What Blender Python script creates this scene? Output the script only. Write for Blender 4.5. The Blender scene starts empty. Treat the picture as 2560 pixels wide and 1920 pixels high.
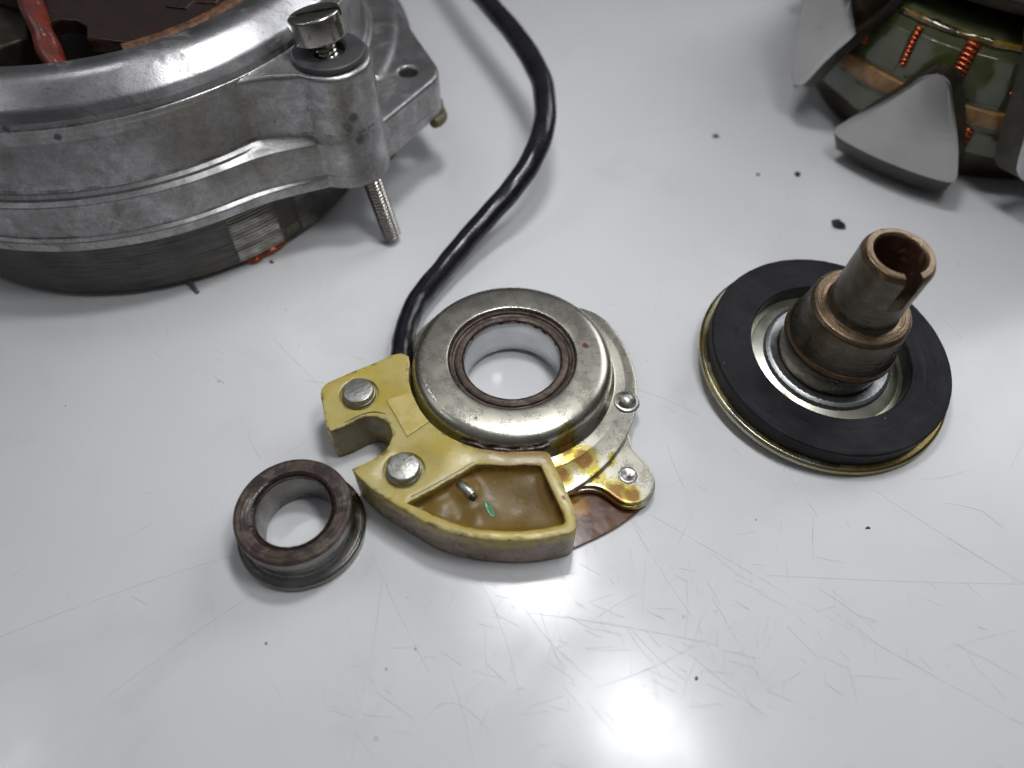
import bpy, bmesh, math, random
import numpy as np
from math import pi, sin, cos, radians as rad
from mathutils import Vector, Matrix, noise as mnoise

# ------------------------------------------------------------------ camera, world, lamps, exposure (1 unit = 1 cm)
scene = bpy.context.scene
COL = scene.collection
random.seed(7)

cam_data = bpy.data.cameras.new("camera")
cam = bpy.data.objects.new("camera", cam_data)
COL.objects.link(cam)
cam.location = (0.0, -8.08, 11.31)
cam.rotation_euler = (rad(90 - 54), 0, 0)
cam_data.sensor_width = 36.0
cam_data.lens = 26.18
cam_data.clip_start = 0.05
cam_data.clip_end = 2000
cam_data.dof.use_dof = True
cam_data.dof.focus_distance = 12.9
cam_data.dof.aperture_fstop = 0.0262 / 0.25
scene.camera = cam

world = bpy.data.worlds.new("World")
scene.world = world
world.use_nodes = True
wn = world.node_tree
bg = wn.nodes["Background"]
wtc = wn.nodes.new("ShaderNodeTexCoord")
wsep = wn.nodes.new("ShaderNodeSeparateXYZ")
wramp = wn.nodes.new("ShaderNodeValToRGB")
wn.links.new(wtc.outputs["Generated"], wsep.inputs[0])
wn.links.new(wsep.outputs["Z"], wramp.inputs[0])
wramp.color_ramp.elements[0].position = 0.0
wramp.color_ramp.elements[0].color = (0.04, 0.04, 0.043, 1)
wramp.color_ramp.elements[1].position = 1.0
wramp.color_ramp.elements[1].color = (0.50, 0.51, 0.54, 1)
wn.links.new(wramp.outputs[0], bg.inputs[0])
bg.inputs[1].default_value = 0.36


def area(name, loc, target, sx, sy, power, color, spin=0.0):
    d = bpy.data.lights.new(name, "AREA")
    d.shape = "RECTANGLE"
    d.size, d.size_y = sx, sy
    d.energy = power
    d.color = color
    o = bpy.data.objects.new(name, d)
    COL.objects.link(o)
    o.location = loc
    q = (Vector(target) - Vector(loc)).to_track_quat("-Z", "Y")
    o.rotation_euler = (q.to_matrix() @ Matrix.Rotation(spin, 3, "Z")).to_euler()
    return o


# bench lamps overhead (mirrored in the table in front of, under and beside the parts) and a broad window-like source to the right
area("bench_lamp", (4.63, -2.2, 18), (1.8, -2.6, 0), 4.6, 2.8, 1050, (0.975, 0.99, 1.0), rad(20))
area("bench_lamp_back", (0.82, 3.6, 18), (0.6, 3.0, 0), 3.0, 2.2, 1330, (0.975, 0.99, 1.0), 0)
area("bench_lamp_left", (-9.6, 5.9, 18), (-6, 3, 0), 1.2, 1.2, 110, (0.975, 0.99, 1.0), 0)
area("bench_lamp_far_left", (-17.8, -3.1, 18), (-10, -3, 0), 1.6, 1.6, 70, (0.97, 0.98, 1.0), 0)
area("ceiling_lamp_side", (-64, 6, 66), (-4, 2, 0), 38, 38, 3200, (0.97, 0.985, 1.0), 0)
area("window_light", (50, 48, 46), (2, 4, 0), 44, 34, 19500, (0.96, 0.98, 1.0), 0)

vs = scene.view_settings
vs.view_transform = "Standard"
vs.look = "None"
vs.exposure = 0.0
vs.gamma = 1.0
vs.use_curve_mapping = False
scene.cycles.use_denoising = True
scene.cycles.max_bounces = 7


# ------------------------------------------------------------------ node material builder
class G:
    def __init__(s, name):
        s.m = bpy.data.materials.new(name)
        s.m.use_nodes = True
        s.nt = s.m.node_tree
        s.b = s.nt.nodes["Principled BSDF"]
        s.tc = s.nt.nodes.new("ShaderNodeTexCoord")

    def put(s, sock, v):
        if isinstance(v, bpy.types.NodeSocket):
            s.nt.links.new(v, sock)
        elif isinstance(v, (tuple, list)):
            if len(v) == 3 and sock.type == "RGBA":
                v = (*v, 1)
            sock.default_value = v
        else:
            if sock.type == "RGBA":
                v = (v, v, v, 1)
            sock.default_value = v

    def p(s, **kw):
        names = dict(color="Base Color", metal="Metallic", rough="Roughness", spec="Specular IOR Level", normal="Normal",
                     coat="Coat Weight", coatr="Coat Roughness", coatn="Coat Normal", sss="Subsurface Weight", sssr="Subsurface Radius",
                     ssss="Subsurface Scale", aniso="Anisotropic", anrot="Anisotropic Rotation", trans="Transmission Weight", ior="IOR",
                     tangent="Tangent")
        for k, v in kw.items():
            s.put(s.b.inputs[names[k]], v)
        return s

    def co(s, scale=(1, 1, 1), rot=(0, 0, 0), loc=(0, 0, 0), vec=None):
        n = s.nt.nodes.new("ShaderNodeMapping")
        s.put(n.inputs[0], vec if vec is not None else s.tc.outputs["Object"])
        n.inputs["Scale"].default_value = scale
        n.inputs["Rotation"].default_value = rot
        n.inputs["Location"].default_value = loc
        return n.outputs[0]

    def noise(s, scale, detail=3.0, rough=0.55, dist=0.0, vec=None, out=0):
        n = s.nt.nodes.new("ShaderNodeTexNoise")
        s.put(n.inputs["Vector"], vec if vec is not None else s.tc.outputs["Object"])
        n.inputs["Scale"].default_value = scale
        n.inputs["Detail"].default_value = detail
        n.inputs["Roughness"].default_value = rough
        n.inputs["Distortion"].default_value = dist
        return n.outputs[out]

    def voro(s, scale, vec=None, out="Distance", rnd=1.0):
        n = s.nt.nodes.new("ShaderNodeTexVoronoi")
        s.put(n.inputs["Vector"], vec if vec is not None else s.tc.outputs["Object"])
        n.inputs["Scale"].default_value = scale
        n.inputs["Randomness"].default_value = rnd
        return n.outputs[out]

    def ramp(s, fac, stops):
        n = s.nt.nodes.new("ShaderNodeValToRGB")
        s.put(n.inputs[0], fac)
        el = n.color_ramp.elements
        while len(el) < len(stops):
            el.new(0.5)
        for e, (pos, c) in zip(el, stops):
            e.position = pos
            e.color = (*c, 1) if isinstance(c, (tuple, list)) else (c, c, c, 1)
        return n.outputs[0]

    def mix(s, f, a, b, blend="MIX"):
        n = s.nt.nodes.new("ShaderNodeMix")
        n.data_type = "RGBA"
        n.blend_type = blend
        s.put(n.inputs[0], f)
        s.put(n.inputs[6], a)
        s.put(n.inputs[7], b)
        return n.outputs[2]

    def math(s, op, a, b=0.0, clamp=False):
        n = s.nt.nodes.new("ShaderNodeMath")
        n.operation = op
        n.use_clamp = clamp
        s.put(n.inputs[0], a)
        s.put(n.inputs[1], b)
        return n.outputs[0]

    def mr(s, v, a, b, c=0.0, d=1.0, smooth=True):
        n = s.nt.nodes.new("ShaderNodeMapRange")
        n.interpolation_type = "SMOOTHSTEP" if smooth else "LINEAR"
        s.put(n.inputs["Value"], v)
        n.inputs["From Min"].default_value = a
        n.inputs["From Max"].default_value = b
        n.inputs["To Min"].default_value = c
        n.inputs["To Max"].default_value = d
        return n.outputs[0]

    def bump(s, h, strength=0.3, dist=0.02, normal=None):
        n = s.nt.nodes.new("ShaderNodeBump")
        n.inputs["Strength"].default_value = strength
        n.inputs["Distance"].default_value = dist
        s.put(n.inputs["Height"], h)
        if normal is not None:
            s.put(n.inputs["Normal"], normal)
        return n.outputs[0]

    def attr(s, name):
        n = s.nt.nodes.new("ShaderNodeAttribute")
        n.attribute_name = name
        return n.outputs["Fac"]

    def xyz(s, vec=None):
        n = s.nt.nodes.new("ShaderNodeSeparateXYZ")
        s.put(n.inputs[0], vec if vec is not None else s.tc.outputs["Object"])
        return n.outputs

    def polar(s):
        """angle, radius, height about the object's z axis"""
        x, y, z = s.xyz()
        return s.math("ARCTAN2", y, x), s.math("SQRT", s.math("ADD", s.math("MULTIPLY", x, x), s.math("MULTIPLY", y, y))), z

    def cyl(s, ka=1.0, kr=1.0, kz=1.0):
        a, r, z = s.polar()
        n = s.nt.nodes.new("ShaderNodeCombineXYZ")
        s.put(n.inputs[0], s.math("MULTIPLY", a, ka))
        s.put(n.inputs[1], s.math("MULTIPLY", r, kr))
        s.put(n.inputs[2], s.math("MULTIPLY", z, kz))
        return n.outputs[0]

    def spot(s, x, y, r, wob=0.3, scale=3.0, soft=0.25, z=None, vec=None):
        """a blotch of its own shape round (x, y)"""
        n = s.nt.nodes.new("ShaderNodeVectorMath")
        n.operation = "DISTANCE"
        if z is None:
            c = s.nt.nodes.new("ShaderNodeVectorMath")
            c.operation = "MULTIPLY"
            s.put(c.inputs[0], vec if vec is not None else s.tc.outputs["Object"])
            c.inputs[1].default_value = (1, 1, 0)
            s.put(n.inputs[0], c.outputs[0])
            n.inputs[1].default_value = (x, y, 0)
        else:
            s.put(n.inputs[0], vec if vec is not None else s.tc.outputs["Object"])
            n.inputs[1].default_value = (x, y, z)
        w = s.math("MULTIPLY", s.math("SUBTRACT", s.noise(scale, 4), 0.5), wob * 2)
        return s.mr(s.math("ADD", n.outputs["Value"], w), r * (1 + soft), r * (1 - soft))


# ------------------------------------------------------------------ mesh helpers
def mesh_obj(name, verts, faces, mat, parent=None, smooth=35, attrs=None, loc=None):
    me = bpy.data.meshes.new(name)
    me.from_pydata([tuple(v) for v in verts], [], faces)
    me.update()
    bm = bmesh.new()
    bm.from_mesh(me)
    bmesh.ops.recalc_face_normals(bm, faces=bm.faces)
    bm.to_mesh(me)
    bm.free()
    if attrs:
        for an, vals in attrs.items():
            a = me.attributes.new(an, "FLOAT", "POINT")
            for i, v in enumerate(vals):
                a.data[i].value = v
    return link(name, me, mat, parent, smooth, loc)


def link(name, me, mat, parent=None, smooth=35, loc=None):
    if smooth:
        me.shade_smooth()
        if smooth < 180:
            me.set_sharp_from_angle(angle=rad(smooth))
    if mat is not None:
        me.materials.clear()
        me.materials.append(mat)
    o = bpy.data.objects.new(name, me)
    COL.objects.link(o)
    if parent is not None:
        o.parent = parent
    if loc is not None:
        o.location = loc
    return o


def thing(name, label, cat, loc=(0, 0, 0), rot=None, group=None):
    o = bpy.data.objects.new(name, None)
    o.empty_display_size = 0.3
    COL.objects.link(o)
    o.location = loc
    if rot is not None:
        o.rotation_euler = rot
    tag(o, label, cat, group)
    return o


def tag(o, label=None, cat=None, group=None, kind=None):
    if label:
        o["label"] = label
    if cat:
        o["category"] = cat
    if group:
        o["group"] = group
    if kind:
        o["kind"] = kind
    return o


def fillet(pts, n=5):
    """profile points (r, z[, radius]) -> profile with rounded corners"""
    out = []
    N = len(pts)
    for i, p in enumerate(pts):
        rr = p[2] if len(p) > 2 else 0
        if rr <= 0 or i in (0, N - 1):
            out.append((p[0], p[1]))
            continue
        a, b, c = Vector(pts[i - 1][:2]), Vector(p[:2]), Vector(pts[i + 1][:2])
        u, v = (a - b), (c - b)
        lu, lv = u.length, v.length
        u.normalize(), v.normalize()
        ang = u.angle(v)
        if ang > pi - 0.02:
            out.append((p[0], p[1]))
            continue
        t = min(rr / math.tan(ang / 2), lu * 0.49, lv * 0.49)
        r = t * math.tan(ang / 2)
        cen = b + (u + v).normalized() * (r / sin(ang / 2))
        s, e = b + u * t - cen, b + v * t - cen
        a0 = math.atan2(s.y, s.x)
        d = (math.atan2(e.y, e.x) - a0 + pi) % (2 * pi) - pi
        for k in range(n + 1):
            q = a0 + d * k / n
            out.append((cen.x + r * cos(q), cen.y + r * sin(q)))
    return out


def lathe_data(prof, segs=96, closed=False, a0=0.0, a1=2 * pi, rfun=None):
    full = abs(a1 - a0 - 2 * pi) < 1e-6
    ns = segs if full else segs + 1
    m = len(prof)
    V, Fc = [], []
    for i in range(ns):
        a = a0 + (a1 - a0) * i / segs
        for (r, z) in prof:
            rr = r if rfun is None else rfun(r, z, a)
            V.append((rr * cos(a), rr * sin(a), z))
    for i in range(segs):
        j = (i + 1) % ns
        for k in range(m if closed else m - 1):
            l = (k + 1) % m
            Fc.append((i * m + k, j * m + k, j * m + l, i * m + l))
    if not full and closed:
        Fc.append(tuple(range(m)))
        Fc.append(tuple((ns - 1) * m + k for k in reversed(range(m))))
    return V, Fc


def lathe(name, prof, mat, parent=None, segs=96, closed=False, smooth=35, off=(0, 0, 0), **kw):
    V, Fc = lathe_data(prof, segs, closed, **kw)
    V = [(x + off[0], y + off[1], z + off[2]) for x, y, z in V]
    return mesh_obj(name, V, Fc, mat, parent, smooth)


def smooth_loop(pts, sub=3, corner=40):
    """closed Catmull-Rom that keeps real corners"""
    n = len(pts)
    P = [Vector(p) for p in pts]
    out = []
    for i in range(n):
        p0, p1, p2, p3 = P[i - 1], P[i], P[(i + 1) % n], P[(i + 2) % n]
        def tan(a, b, c):
            u, v = (b - a), (c - b)
            if u.length < 1e-6 or v.length < 1e-6 or u.angle(v) > rad(corner):
                return None
            return (c - a) * 0.5
        t1, t2 = tan(p0, p1, p2), tan(p1, p2, p3)
        d = p2 - p1
        if t1 is None: t1 = d
        if t2 is None: t2 = d
        k = d.length
        t1 = t1.normalized() * k
        t2 = t2.normalized() * k
        for s in range(sub):
            t = s / sub
            h1, h2, h3, h4 = 2*t**3-3*t*t+1, -2*t**3+3*t*t, t**3-2*t*t+t, t**3-t*t
            out.append(tuple(p1*h1 + p2*h2 + t1*h3 + t2*h4))
    return out


def inset(loop, d):
    n = len(loop)
    ar = sum(loop[i-1][0]*loop[i][1]-loop[i][0]*loop[i-1][1] for i in range(n))
    sg = 1 if ar > 0 else -1
    out = []
    for i in range(n):
        a, b, c = Vector(loop[i-1]), Vector(loop[i]), Vector(loop[(i+1) % n])
        u, v = (b-a).normalized(), (c-b).normalized()
        m = Vector((-(u.y+v.y), u.x+v.x)) * sg
        if m.length < 1e-5:
            m = Vector((-u.y, u.x)) * sg
        m.normalize()
        k = 1 / max(0.5, abs(Vector((-u.y, u.x)).dot(m)))
        out.append((b.x+m.x*d*k, b.y+m.y*d*k))
    return out


def circle(x, y, r, n=32):
    return [(x + r*cos(2*pi*i/n), y + r*sin(2*pi*i/n)) for i in range(n)]


def slab(name, outline, z0, z1, mat, parent=None, bevel=0.03, holes=(), smooth=35, segs=3, jitter=0.0):
    """upright prism with rounded top edge; holes: (loop, depth, floor?) sunk into the top face. 'edge' attribute marks the arris."""
    V, Fc, E = [], [], []
    def ring(loop, z, e):
        s = len(V)
        for (x, y) in loop:
            dz = jitter * (mnoise.noise((x*3, y*3, z)) if jitter else 0)
            V.append((x, y, z + dz)); E.append(e)
        return s
    n = len(outline)
    def bridge(a, b, m):
        for i in range(m):
            j = (i+1) % m
            Fc.append((a+i, a+j, b+j, b+i))
    h = z1 - z0
    lev = [(0.0, z0, 0.0), (0.0, z0 + h*0.5, 0.0), (0.0, z1 - bevel*2.2, 0.0)]
    for k in range(segs+1):
        q = pi/2*k/segs
        lev.append((bevel*(1-cos(q)), z1 - bevel + bevel*sin(q), 1.0))
    rs = [ring(inset(outline, d) if d else outline, z, e) for d, z, e in lev]
    for a, b in zip(rs, rs[1:]):
        bridge(a, b, n)
    inn = inset(outline, bevel*3.0)
    last = ring(inn, z1, 0.0)
    bridge(rs[-1], last, n)
    loops = [(last, n)]
    bottoms = [(rs[0], n)]
    for loop, depth, floor in holes:
        m = len(loop)
        o0 = ring(inset(loop, -0.025), z1, 0.0)
        o1 = ring(loop, z1 - 0.012, 1.0)
        o2 = ring(loop, z1 - 0.05, 0.2)
        o3 = ring(loop, z1 - depth, 0.0)
        bridge(o0, o1, m); bridge(o1, o2, m); bridge(o2, o3, m)
        if floor:
            Fc.append(tuple(range(o3, o3+m)))
        else:
            o4 = ring(loop, z0, 0.0)
            bridge(o3, o4, m)
            bottoms.append((o4, m))
        loops.append((o0, m))
    me = bpy.data.meshes.new(name)
    me.from_pydata(V, [], Fc)
    bm = bmesh.new(); bm.from_mesh(me); bm.verts.ensure_lookup_table()
    for group in (loops, bottoms):
        if len(group) == 1:
            bm.faces.new([bm.verts[group[0][0]+i] for i in range(n)])
            continue
        ed = []
        for s, m in group:
            for i in range(m):
                a, b = bm.verts[s+i], bm.verts[s+(i+1) % m]
                ed.append(bm.edges.get((a, b)) or bm.edges.new((a, b)))
        bmesh.ops.triangle_fill(bm, use_beauty=True, use_dissolve=False, edges=ed)
    bmesh.ops.recalc_face_normals(bm, faces=bm.faces)
    bm.to_mesh(me); bm.free()
    a = me.attributes.new("edge", "FLOAT", "POINT")
    for i, e in enumerate(E):
        a.data[i].value = e
    return link(name, me, mat, parent, smooth)


def catmull(pts, sub=8):
    P = [Vector(p) for p in pts]
    out = []
    for i in range(len(P)-1):
        p0, p1, p2, p3 = P[max(i-1, 0)], P[i], P[i+1], P[min(i+2, len(P)-1)]
        for s in range(sub):
            t = s/sub
            out.append(0.5*((2*p1)+(p2-p0)*t+(2*p0-5*p1+4*p2-p3)*t*t+(3*p1-p0-3*p2+p3)*t**3))
    out.append(P[-1])
    return out


def tube_data(path, rad_f, n=16, cap=True):
    V, Fc = [], []
    up = Vector((0, 0, 1))
    prev = None
    L = len(path)
    for i, p in enumerate(path):
        t = (path[min(i+1, L-1)] - path[max(i-1, 0)]).normalized()
        if prev is None:
            a = t.cross(up)
            if a.length < 0.05: a = t.cross(Vector((1, 0, 0)))
        else:
            a = prev - t*prev.dot(t)
        a.normalize(); prev = a
        b = t.cross(a)
        for k in range(n):
            q = 2*pi*k/n
            r = rad_f(i/(L-1), q)
            V.append(p + (a*cos(q)+b*sin(q))*r)
    for i in range(L-1):
        for k in range(n):
            l = (k+1) % n
            Fc.append((i*n+k, i*n+l, (i+1)*n+l, (i+1)*n+k))
    if cap:
        Fc.append(tuple(range(n))); Fc.append(tuple((L-1)*n+k for k in reversed(range(n))))
    return V, Fc


def tube(name, pts, r, mat, parent=None, n=16, sub=8, smooth=60):
    f = r if callable(r) else (lambda t, q: r)
    V, Fc = tube_data(catmull(pts, sub), f, n)
    return mesh_obj(name, V, Fc, mat, parent, smooth)


def prism_data(outline, z0, z1):
    n = len(outline)
    V = [(x, y, z0) for x, y in outline] + [(x, y, z1) for x, y in outline]
    Fc = [(i, (i+1) % n, n+(i+1) % n, n+i) for i in range(n)]
    Fc += [tuple(reversed(range(n))), tuple(range(n, 2*n))]
    return V, Fc


def ring_prism_data(outline, hole, z0, z1):
    """outline and hole have the same count, star-shaped about the hole"""
    n = len(outline)
    V = [(x, y, z) for z in (z0, z1) for L in (outline, hole) for x, y in L]
    Fc = []
    for i in range(n):
        j = (i+1) % n
        Fc += [(i, j, 2*n+j, 2*n+i), (n+j, n+i, 3*n+i, 3*n+j), (2*n+i, 2*n+j, 3*n+j, 3*n+i), (j, i, n+i, n+j)]
    return V, Fc


def fused(name, parts, voxel, mat, parent=None, it=6, smooth=180, soft=None):
    """union of closed shapes with cast-like fillets, one mesh"""
    V, Fc = [], []
    for v, f in parts:
        me = bpy.data.meshes.new("tmp"); me.from_pydata([tuple(p) for p in v], [], f)
        bm = bmesh.new(); bm.from_mesh(me); bmesh.ops.recalc_face_normals(bm, faces=bm.faces)
        bm.to_mesh(me); bm.free()
        s = len(V)
        V += [tuple(p.co) for p in me.vertices]
        Fc += [tuple(s+i for i in p.vertices) for p in me.polygons]
        bpy.data.meshes.remove(me)
    me = bpy.data.meshes.new(name); me.from_pydata(V, [], Fc)
    o = bpy.data.objects.new(name+"_tmp", me); COL.objects.link(o)
    r = o.modifiers.new("r", "REMESH"); r.mode = "VOXEL"; r.voxel_size = voxel
    if it:
        sm = o.modifiers.new("s", "SMOOTH"); sm.factor = 0.5; sm.iterations = it
    dg = bpy.context.evaluated_depsgraph_get()
    out = bpy.data.meshes.new_from_object(o.evaluated_get(dg))
    bpy.data.objects.remove(o); bpy.data.meshes.remove(me)
    out.name = name
    if soft:
        # relax the surface further where cast fillets are large
        nv = len(out.vertices)
        co = np.empty(nv*3); out.vertices.foreach_get("co", co); co = co.reshape(-1, 3)
        ed = np.empty(len(out.edges)*2, dtype=np.int64); out.edges.foreach_get("vertices", ed); ed = ed.reshape(-1, 2)
        i, j = np.concatenate((ed[:, 0], ed[:, 1])), np.concatenate((ed[:, 1], ed[:, 0]))
        deg = np.maximum(np.bincount(i, minlength=nv), 1)
        w = soft[0](co)[:, None]
        for _ in range(soft[1]):
            av = np.stack([np.bincount(i, weights=co[j, k], minlength=nv)/deg for k in range(3)], 1)
            co = co + (av-co)*0.6*w
        out.vertices.foreach_set("co", co.ravel()); out.update()
    return link(name, out, mat, parent, smooth)


def carve(o, cutters, smooth=35):
    """cut closed shapes out of an object's mesh"""
    tmp = []
    for v, f in cutters:
        me = bpy.data.meshes.new("cut"); me.from_pydata([tuple(p) for p in v], [], f)
        bm = bmesh.new(); bm.from_mesh(me); bmesh.ops.recalc_face_normals(bm, faces=bm.faces); bm.to_mesh(me); bm.free()
        c = bpy.data.objects.new("cut", me); COL.objects.link(c); tmp.append(c)
        m = o.modifiers.new("b", "BOOLEAN"); m.operation = "DIFFERENCE"; m.solver = "EXACT"; m.object = c
        if o.parent: c.parent = o.parent
    bpy.context.view_layer.update()
    dg = bpy.context.evaluated_depsgraph_get()
    out = bpy.data.meshes.new_from_object(o.evaluated_get(dg))
    o.modifiers.clear()
    mat = o.data.materials[0]
    o.data = out
    out.materials.clear(); out.materials.append(mat)
    out.shade_smooth(); out.set_sharp_from_angle(angle=rad(smooth))
    for c in tmp:
        bpy.data.objects.remove(c)
    return o


def box_data(cx, cy, cz, sx, sy, sz, rz=0.0):
    V = []
    for dx in (-1, 1):
        for dy in (-1, 1):
            for dz in (-1, 1):
                x, y = dx*sx/2, dy*sy/2
                V.append((cx+x*cos(rz)-y*sin(rz), cy+x*sin(rz)+y*cos(rz), cz+dz*sz/2))
    return V, [(0, 1, 3, 2), (4, 6, 7, 5), (0, 4, 5, 1), (2, 3, 7, 6), (0, 2, 6, 4), (1, 5, 7, 3)]


# ------------------------------------------------------------------ materials
def m_table():
    g = G("white_laminate")
    base = g.mix(g.mr(g.noise(0.16, 3), 0.35, 0.7), (0.625, 0.63, 0.645), (0.665, 0.67, 0.68))
    smudge = g.mr(g.noise(0.5, 5, 0.6, 0.8), 0.52, 0.78, 0, 0.26)
    base = g.mix(smudge, base, (0.48, 0.465, 0.44))
    dirt = g.math("MULTIPLY", g.mr(g.noise(3.5, 6, 0.7), 0.62, 0.74), g.mr(g.noise(0.35, 2), 0.5, 0.68))
    base = g.mix(g.math("MULTIPLY", dirt, 0.45), base, (0.27, 0.26, 0.25))
    # specks
    for sc, r0, sel, dark, st in ((2.2, 0.035, 0.86, 0.14, 0.85), (1.1, 0.035, 0.80, 0.3, 0.5)):
        wv = g.nt.nodes.new("ShaderNodeVectorMath"); wv.operation = "MULTIPLY_ADD"
        g.put(wv.inputs[0], g.noise(6, 2, out=1)); wv.inputs[1].default_value = (0.05, 0.05, 0.0); g.put(wv.inputs[2], g.tc.outputs["Object"])
        d = g.voro(sc, wv.outputs[0])
        rr = g.xyz(g.voro(sc, wv.outputs[0], "Color"))
        s = g.math("MULTIPLY", g.mr(d, r0*1.5, r0*0.5), g.mr(rr[0], sel, sel+0.02))
        base = g.mix(g.math("MULTIPLY", s, st), base, (dark, dark, dark*0.98))
    nb = g.bump(g.noise(30, 2), 0.04, 0.01, g.bump(g.noise(0.8, 1), 0.06, 0.02))
    g.p(color=base, rough=g.mr(g.noise(1.3, 3), 0.3, 0.7, 0.17, 0.24), spec=0.45, normal=nb)
    return g.m


def m_metal(name, c1, c2, rough=(0.25, 0.4), scale=2.0, grime=None, gscale=1.4, gth=(0.52, 0.72), bump=0.12, bscale=40, metal=1.0, specks=None, spin=None, extra=None, streak=None):
    """bare metal: patchy tint, uneven gloss, grime with shapes of its own, fine grain; spin adds lathe-turning lines"""
    g = G(name)
    n = g.noise(scale, 5, 0.6, 0.3)
    c = g.mix(g.mr(n, 0.3, 0.7), c1, c2)
    r = g.mr(g.noise(scale*2.3, 4, 0.6), 0.25, 0.75, rough[0], rough[1])
    met = metal
    h = g.math("MULTIPLY", g.noise(bscale, 3), 0.5)
    if streak:
        h = g.math("ADD", h, g.noise(1.0, 3, 0.6, vec=g.co(streak)))
    if spin:
        t = g.noise(1.0, 2, 0.6, vec=g.cyl(*spin))
        h = g.math("ADD", h, t)
        c = g.mix(g.mr(t, 0.35, 0.75, 0, 0.45), c, tuple(v*0.55 for v in c1))
    if grime:
        k = g.mr(g.noise(gscale, 7, 0.68, 0.6), gth[0], gth[1])
        c = g.mix(k, c, grime)
        r = g.math("ADD", r, g.math("MULTIPLY", k, 0.22))
        met = g.math("SUBTRACT", metal, g.math("MULTIPLY", k, 0.75))
    if specks:
        d = g.voro(specks[0]); rr = g.xyz(g.voro(specks[0], out="Color"))
        k = g.math("MULTIPLY", g.mr(d, specks[1]*1.4, specks[1]*0.5), g.mr(rr[0], specks[2], specks[2]+0.02))
        c = g.mix(k, c, specks[3])
        met = g.math("MULTIPLY", met, g.math("SUBTRACT", 1.0, g.math("MULTIPLY", k, 0.8)))
    if extra:
        c, r, met = extra(g, c, r, met)
    g.p(color=c, rough=r, metal=met, normal=g.bump(h, bump, 0.02))
    return g.m


def x_cast(g, c, r, met):
    # fine diagonal handling marks, brown film, oil spots on the casting
    v = g.co((3.0, 26, 3.0), (0.3, 0.2, rad(35)))
    k = g.mr(g.noise(1.0, 3, 0.6, vec=v), 0.58, 0.72, 0, 0.55)
    k = g.math("MULTIPLY", k, g.mr(g.noise(0.8, 3), 0.4, 0.6))
    c = g.mix(k, c, (0.10, 0.095, 0.085))
    # brown-grey grime film, also painting the upright wall darker than the bright crown
    z = g.xyz()[2]
    film = g.math("MULTIPLY", g.mr(g.noise(2.4, 10, 0.78, 0.4), 0.30, 0.68), g.mr(g.math("ADD", z, g.math("MULTIPLY", g.noise(1.2, 4), 0.35)), 4.40, 4.15))
    c = g.mix(g.math("MULTIPLY", film, 0.62), c, (0.135, 0.126, 0.110))
    grain = g.mr(g.noise(26, 4, 0.7), 0.50, 0.66, 0, 0.40)
    c = g.mix(grain, c, (0.15, 0.148, 0.14))
    met = g.math("SUBTRACT", met, g.math("MULTIPLY", film, 0.12))
    r = g.math("ADD", r, g.math("MULTIPLY", film, 0.06))
    for zz, ww in ((2.80, .05), (1.90, .03), (4.0, .03)):
        seam = g.math("MULTIPLY", g.mr(g.math("ABSOLUTE", g.math("SUBTRACT", z, zz)), ww, ww*0.3), g.mr(g.noise(2.5, 5, 0.7), 0.45, 0.62))
        c = g.mix(g.math("MULTIPLY", seam, 0.6), c, (0.05, 0.045, 0.038))
    for x, y, z, rr in ((5.62, -3.66, 3.12, .10), (5.53, -3.72, 2.98, .11), (5.68, -3.64, 2.68, .12), (3.72, -3.90, 2.90, .08), (1.08, -5.19, 3.82, .06), (3.1, -4.4, 3.1, .1), (3.35, -4.2, 3.0, .07), (-.9, -5.3, 3.3, .1), (.4, -5.3, 4.05, .07), (4.1, -3.6, 2.2, .07), (2.1, -4.9, 3.75, .05)):
        k = g.spot(x, y, rr, 0.12, 7, 0.5, z=z)
        c = g.mix(g.math("MULTIPLY", k, 0.85), c, (0.03, 0.03, 0.032))
        met = g.math("MULTIPLY", met, g.math("SUBTRACT", 1.0, g.math("MULTIPLY", k, 0.7)))
    return c, r, met


def x_chromate(g, c, r, met):
    # yellow-brown varnish runs on the zinc, each with its own outline
    for (x, y, rr, yl) in ((1.20, -1.72, .17, 1.7), (0.92, -1.55, .10, 1.9), (1.72, -2.32, .20, 1.5), (1.98, -2.36, .14, 1.3), (0.78, -2.0, .16, 1.6), (1.42, -2.02, .03, 5.0), (1.68, -1.70, .02, 5.0)):
        k1 = g.spot(x, y, rr*yl, 0.10, 4, 0.22)
        k2 = g.spot(x, y, rr, 0.12, 4, 0.25)
        c = g.mix(g.math("MULTIPLY", k1, 0.8), c, (0.36, 0.29, 0.03))
        c = g.mix(g.math("MULTIPLY", k2, 0.85), c, (0.19, 0.075, 0.010))
        met = g.math("MULTIPLY", met, g.math("SUBTRACT", 1.0, g.math("MULTIPLY", k2, 0.6)))
    for (x, y, rr) in ((1.30, .26, .065), (0.02, -1.29, .022), (-.60, -1.27, .030)):
        k = g.spot(x, y, rr, 0.05, 9, 0.3)
        c = g.mix(k, c, (0.10, 0.035, 0.015))
        met = g.math("MULTIPLY", met, g.math("SUBTRACT", 1.0, k))
    return c, r, met


def m_scratch():
    g = G("scratched_laminate")
    g.p(color=g.mix(g.mr(g.noise(0.8, 2), 0.35, 0.65), (0.59, 0.595, 0.605), (0.72, 0.72, 0.73)), rough=0.42, spec=0.45)
    return g.m


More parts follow.
